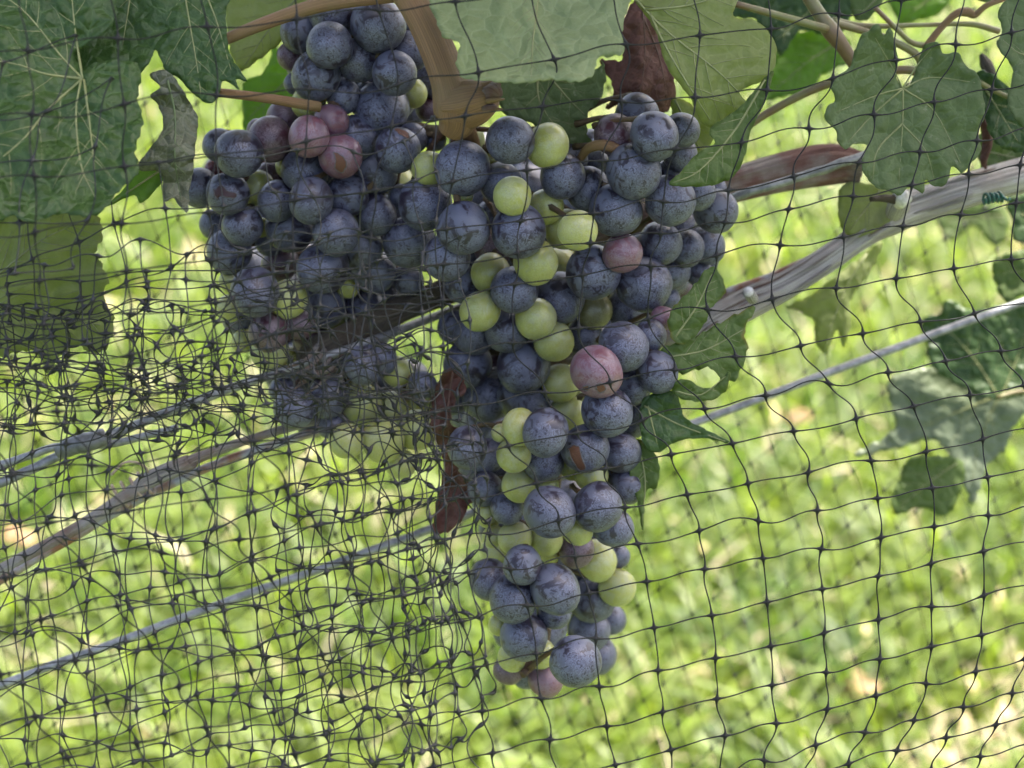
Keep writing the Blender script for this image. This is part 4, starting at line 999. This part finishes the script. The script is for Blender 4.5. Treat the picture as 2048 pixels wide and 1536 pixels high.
# back net on the far side of the row, hanging askew
ii, jj = np.meshgrid(np.arange(-30, 70), np.arange(-30, 60), indexing='ij')
bx = 400 + ii * 41 + jj * 24.0
by = 900 - ii * 36 + jj * 78.0
wn_ = np.array([[tuple(mnoise.noise_vector(Vector((a / 330.0, b / 330.0, 5.0)))) for a, b in zip(r1, r2)] for r1, r2 in zip(bx, by)])
bx = bx + 26 * wn_[..., 0]; by = by + 26 * wn_[..., 1]
BACK = np.stack([bx, by, 0.60 + 0.05 * bx / 2048 + 0.012 * wn_[..., 2]], -1)
inview = lambda L: (L[:, 0] > -60) & (L[:, 0] < 2110) & (L[:, 1] > -60) & (L[:, 1] < 1600)
net('thin dark bird net hanging askew behind the wires', [(BACK, None, None, 0, 0.10, inview)], 0.17, 'bird nets around the vine row', (2000, 1560, 0.65), gain=1.7, sides=4)

# crumpled net gathered at the lower left, several folds deep
def fold(x0, x1, y0, y1, sx, sy, shear, amp, scale, d0, dn, seed, pull=None):
    nx, ny = int((x1 - x0) / sx) + 1, int((y1 - y0) / sy) + 1
    i, j = np.meshgrid(np.arange(nx), np.arange(ny), indexing='ij')
    x = x0 + i * sx + shear[0] * j
    y = y0 + j * sy + shear[1] * i
    w = np.array([[tuple(mnoise.noise_vector(Vector((a / scale, b / scale, seed))) + 0.6 * mnoise.noise_vector(Vector((a / scale * 2.7, b / scale * 2.7, seed + 40)))) for a, b in zip(p, q)] for p, q in zip(x, y)])
    x = x + amp * w[..., 0]; y = y + amp * w[..., 1]
    if pull is not None: x, y = pull(x, y)
    return np.stack([x, y, d0 + dn * w[..., 2]], -1)
def band(y_at0, slope, width, strength, xmax=960):
    def f(x, y):
        c = y_at0 + slope * x
        k = strength * np.exp(-((y - c) / width) ** 2)
        return np.where(x > xmax - 120, xmax - 120 + (x - xmax + 120) * 0.35, x), y + (c - y) * k
    return f
left_of = lambda m: (lambda L: (L[:, 0] > -120) & (L[:, 0] < m) & (L[:, 1] > 60) & (L[:, 1] < 1660))
sheets = [
    (fold(-140, 980, 800, 1690, 70, 84, (6, -22), 30, 300, 0.409, 0.008, 41.0), None, None, 0, 0.2, left_of(990)),
    (fold(-140, 760, 560, 940, 88, 70, (-14, -10), 44, 220, 0.400, 0.008, 44.0, band(720, 0.1, 120, 0.5)), None, None, 0, 0.3, left_of(800)),
    (fold(-120, 980, 420, 1680, 92, 88, (10, -16), 42, 260, 0.405, 0.010, 1.0, band(690, 0.16, 150, 0.45)), None, None, 0, 0.28, left_of(985)),
    (fold(-120, 960, 560, 1680, 84, 96, (-8, 10), 50, 230, 0.414, 0.010, 5.0, band(760, 0.13, 170, 0.5, 940)), None, None, 0, 0.34, left_of(975)),
    (fold(-120, 950, 600, 900, 80, 62, (6, 8), 48, 150, 0.420, 0.012, 9.0, band(700, 0.16, 130, 0.35, 945)), None, None, 0, 0.8, left_of(965)),
    (fold(-120, 420, 600, 880, 66, 54, (3, 4), 45, 140, 0.410, 0.012, 12.0), None, None, 0, 0.8, left_of(470)),
    (fold(800, 985, 900, 1680, 40, 60, (3, -6), 40, 120, 0.412, 0.010, 15.0), None, None, 0, 0.8, left_of(1000)),
    (fold(560, 960, 980, 1680, 58, 84, (-4, -12), 36, 200, 0.418, 0.010, 18.0), None, None, 0, 0.5, left_of(985)),
    (fold(420, 960, 470, 700, 78, 56, (12, 26), 46, 140, 0.425, 0.010, 22.0), None, None, 0, 0.8, left_of(930)),
    (fold(-120, 300, 120, 640, 130, 120, (-30, -20), 40, 240, 0.388, 0.008, 25.0), None, None, 0, 0.35, left_of(420)),
    (fold(-120, 900, 590, 670, 140, 26, (0, -12), 26, 170, 0.412, 0.008, 31.0), None, None, 0, 0.22, left_of(900)),
    (fold(-120, 560, 700, 790, 120, 30, (3, 6), 26, 150, 0.416, 0.008, 34.0), None, None, 0, 0.25, left_of(600)),
    (fold(470, 1000, 725, 800, 95, 19, (6, 24), 28, 130, 0.421, 0.008, 37.0), None, None, 0, 0.35, left_of(990)),
]
net('crumpled black netting gathered in tangled folds below the dark corner leaf', sheets, 0.19, 'bird nets around the vine row', (300, 1500, 0.42), gain=2.3, mat='net_gather')

# ------------------------------------------------------------------ fallen leaves on the lawn
def fallen(x, y, s, rz, label, mat):
    base = np.array([(0, -.3), (.3, -.5), (.6, -.1), (.95, .1), (.6, .4), (.5, .8), (.15, .75), (0, 1.1), (-.15, .75), (-.5, .8), (-.6, .4), (-.95, .1), (-.6, -.1), (-.3, -.5)])
    pts = [(a * s, b * s, 0.3 * s * (a * a) + 0.1 * s * b * b) for a, b in base]
    n = len(pts)
    V = np.array([(0, .15 * s, 0)] + pts)
    o = obj('fallen_leaf', mesh(V, [(0, 1 + i, 1 + (i + 1) % n) for i in range(n)]), M[mat], None, (x, y, 0.045))
    so = o.modifiers.new('thickness', 'SOLIDIFY'); so.thickness = 0.0006
    o.rotation_euler = (0.15, -0.1, rz)
    tag(o, label, 'leaf', 'fallen leaves on the lawn')
def ground_at(px, py):
    v = FW + (px - 1024) * K * RT + (768 - py) * K * UP
    return EYE + v * (-CAM_H / v[2])
M['leaf_fallen'] = leaf_mat('leaf_fallen_orange', (0.20, 0.10, 0.05), (0.28, 0.18, 0.10), 0.15, (0.3, 0.12, 0.03), 0.7)
for px, py, s, lab in [(1700, 1445, .030, 'orange brown fallen leaf on the lawn low beneath the net'), (1350, 900, .032, 'orange fallen leaf on the lawn behind the pointed leaf'),
                       (1590, 895, .026, 'tan fallen leaf on the lawn under the lower wire'), (60, 1135, .030, 'orange fallen leaf on the lawn by the thin cane end')]:
    g_ = ground_at(px, py)
    fallen(g_[0], g_[1], s, px * 1.3, lab, 'leaf_fallen')
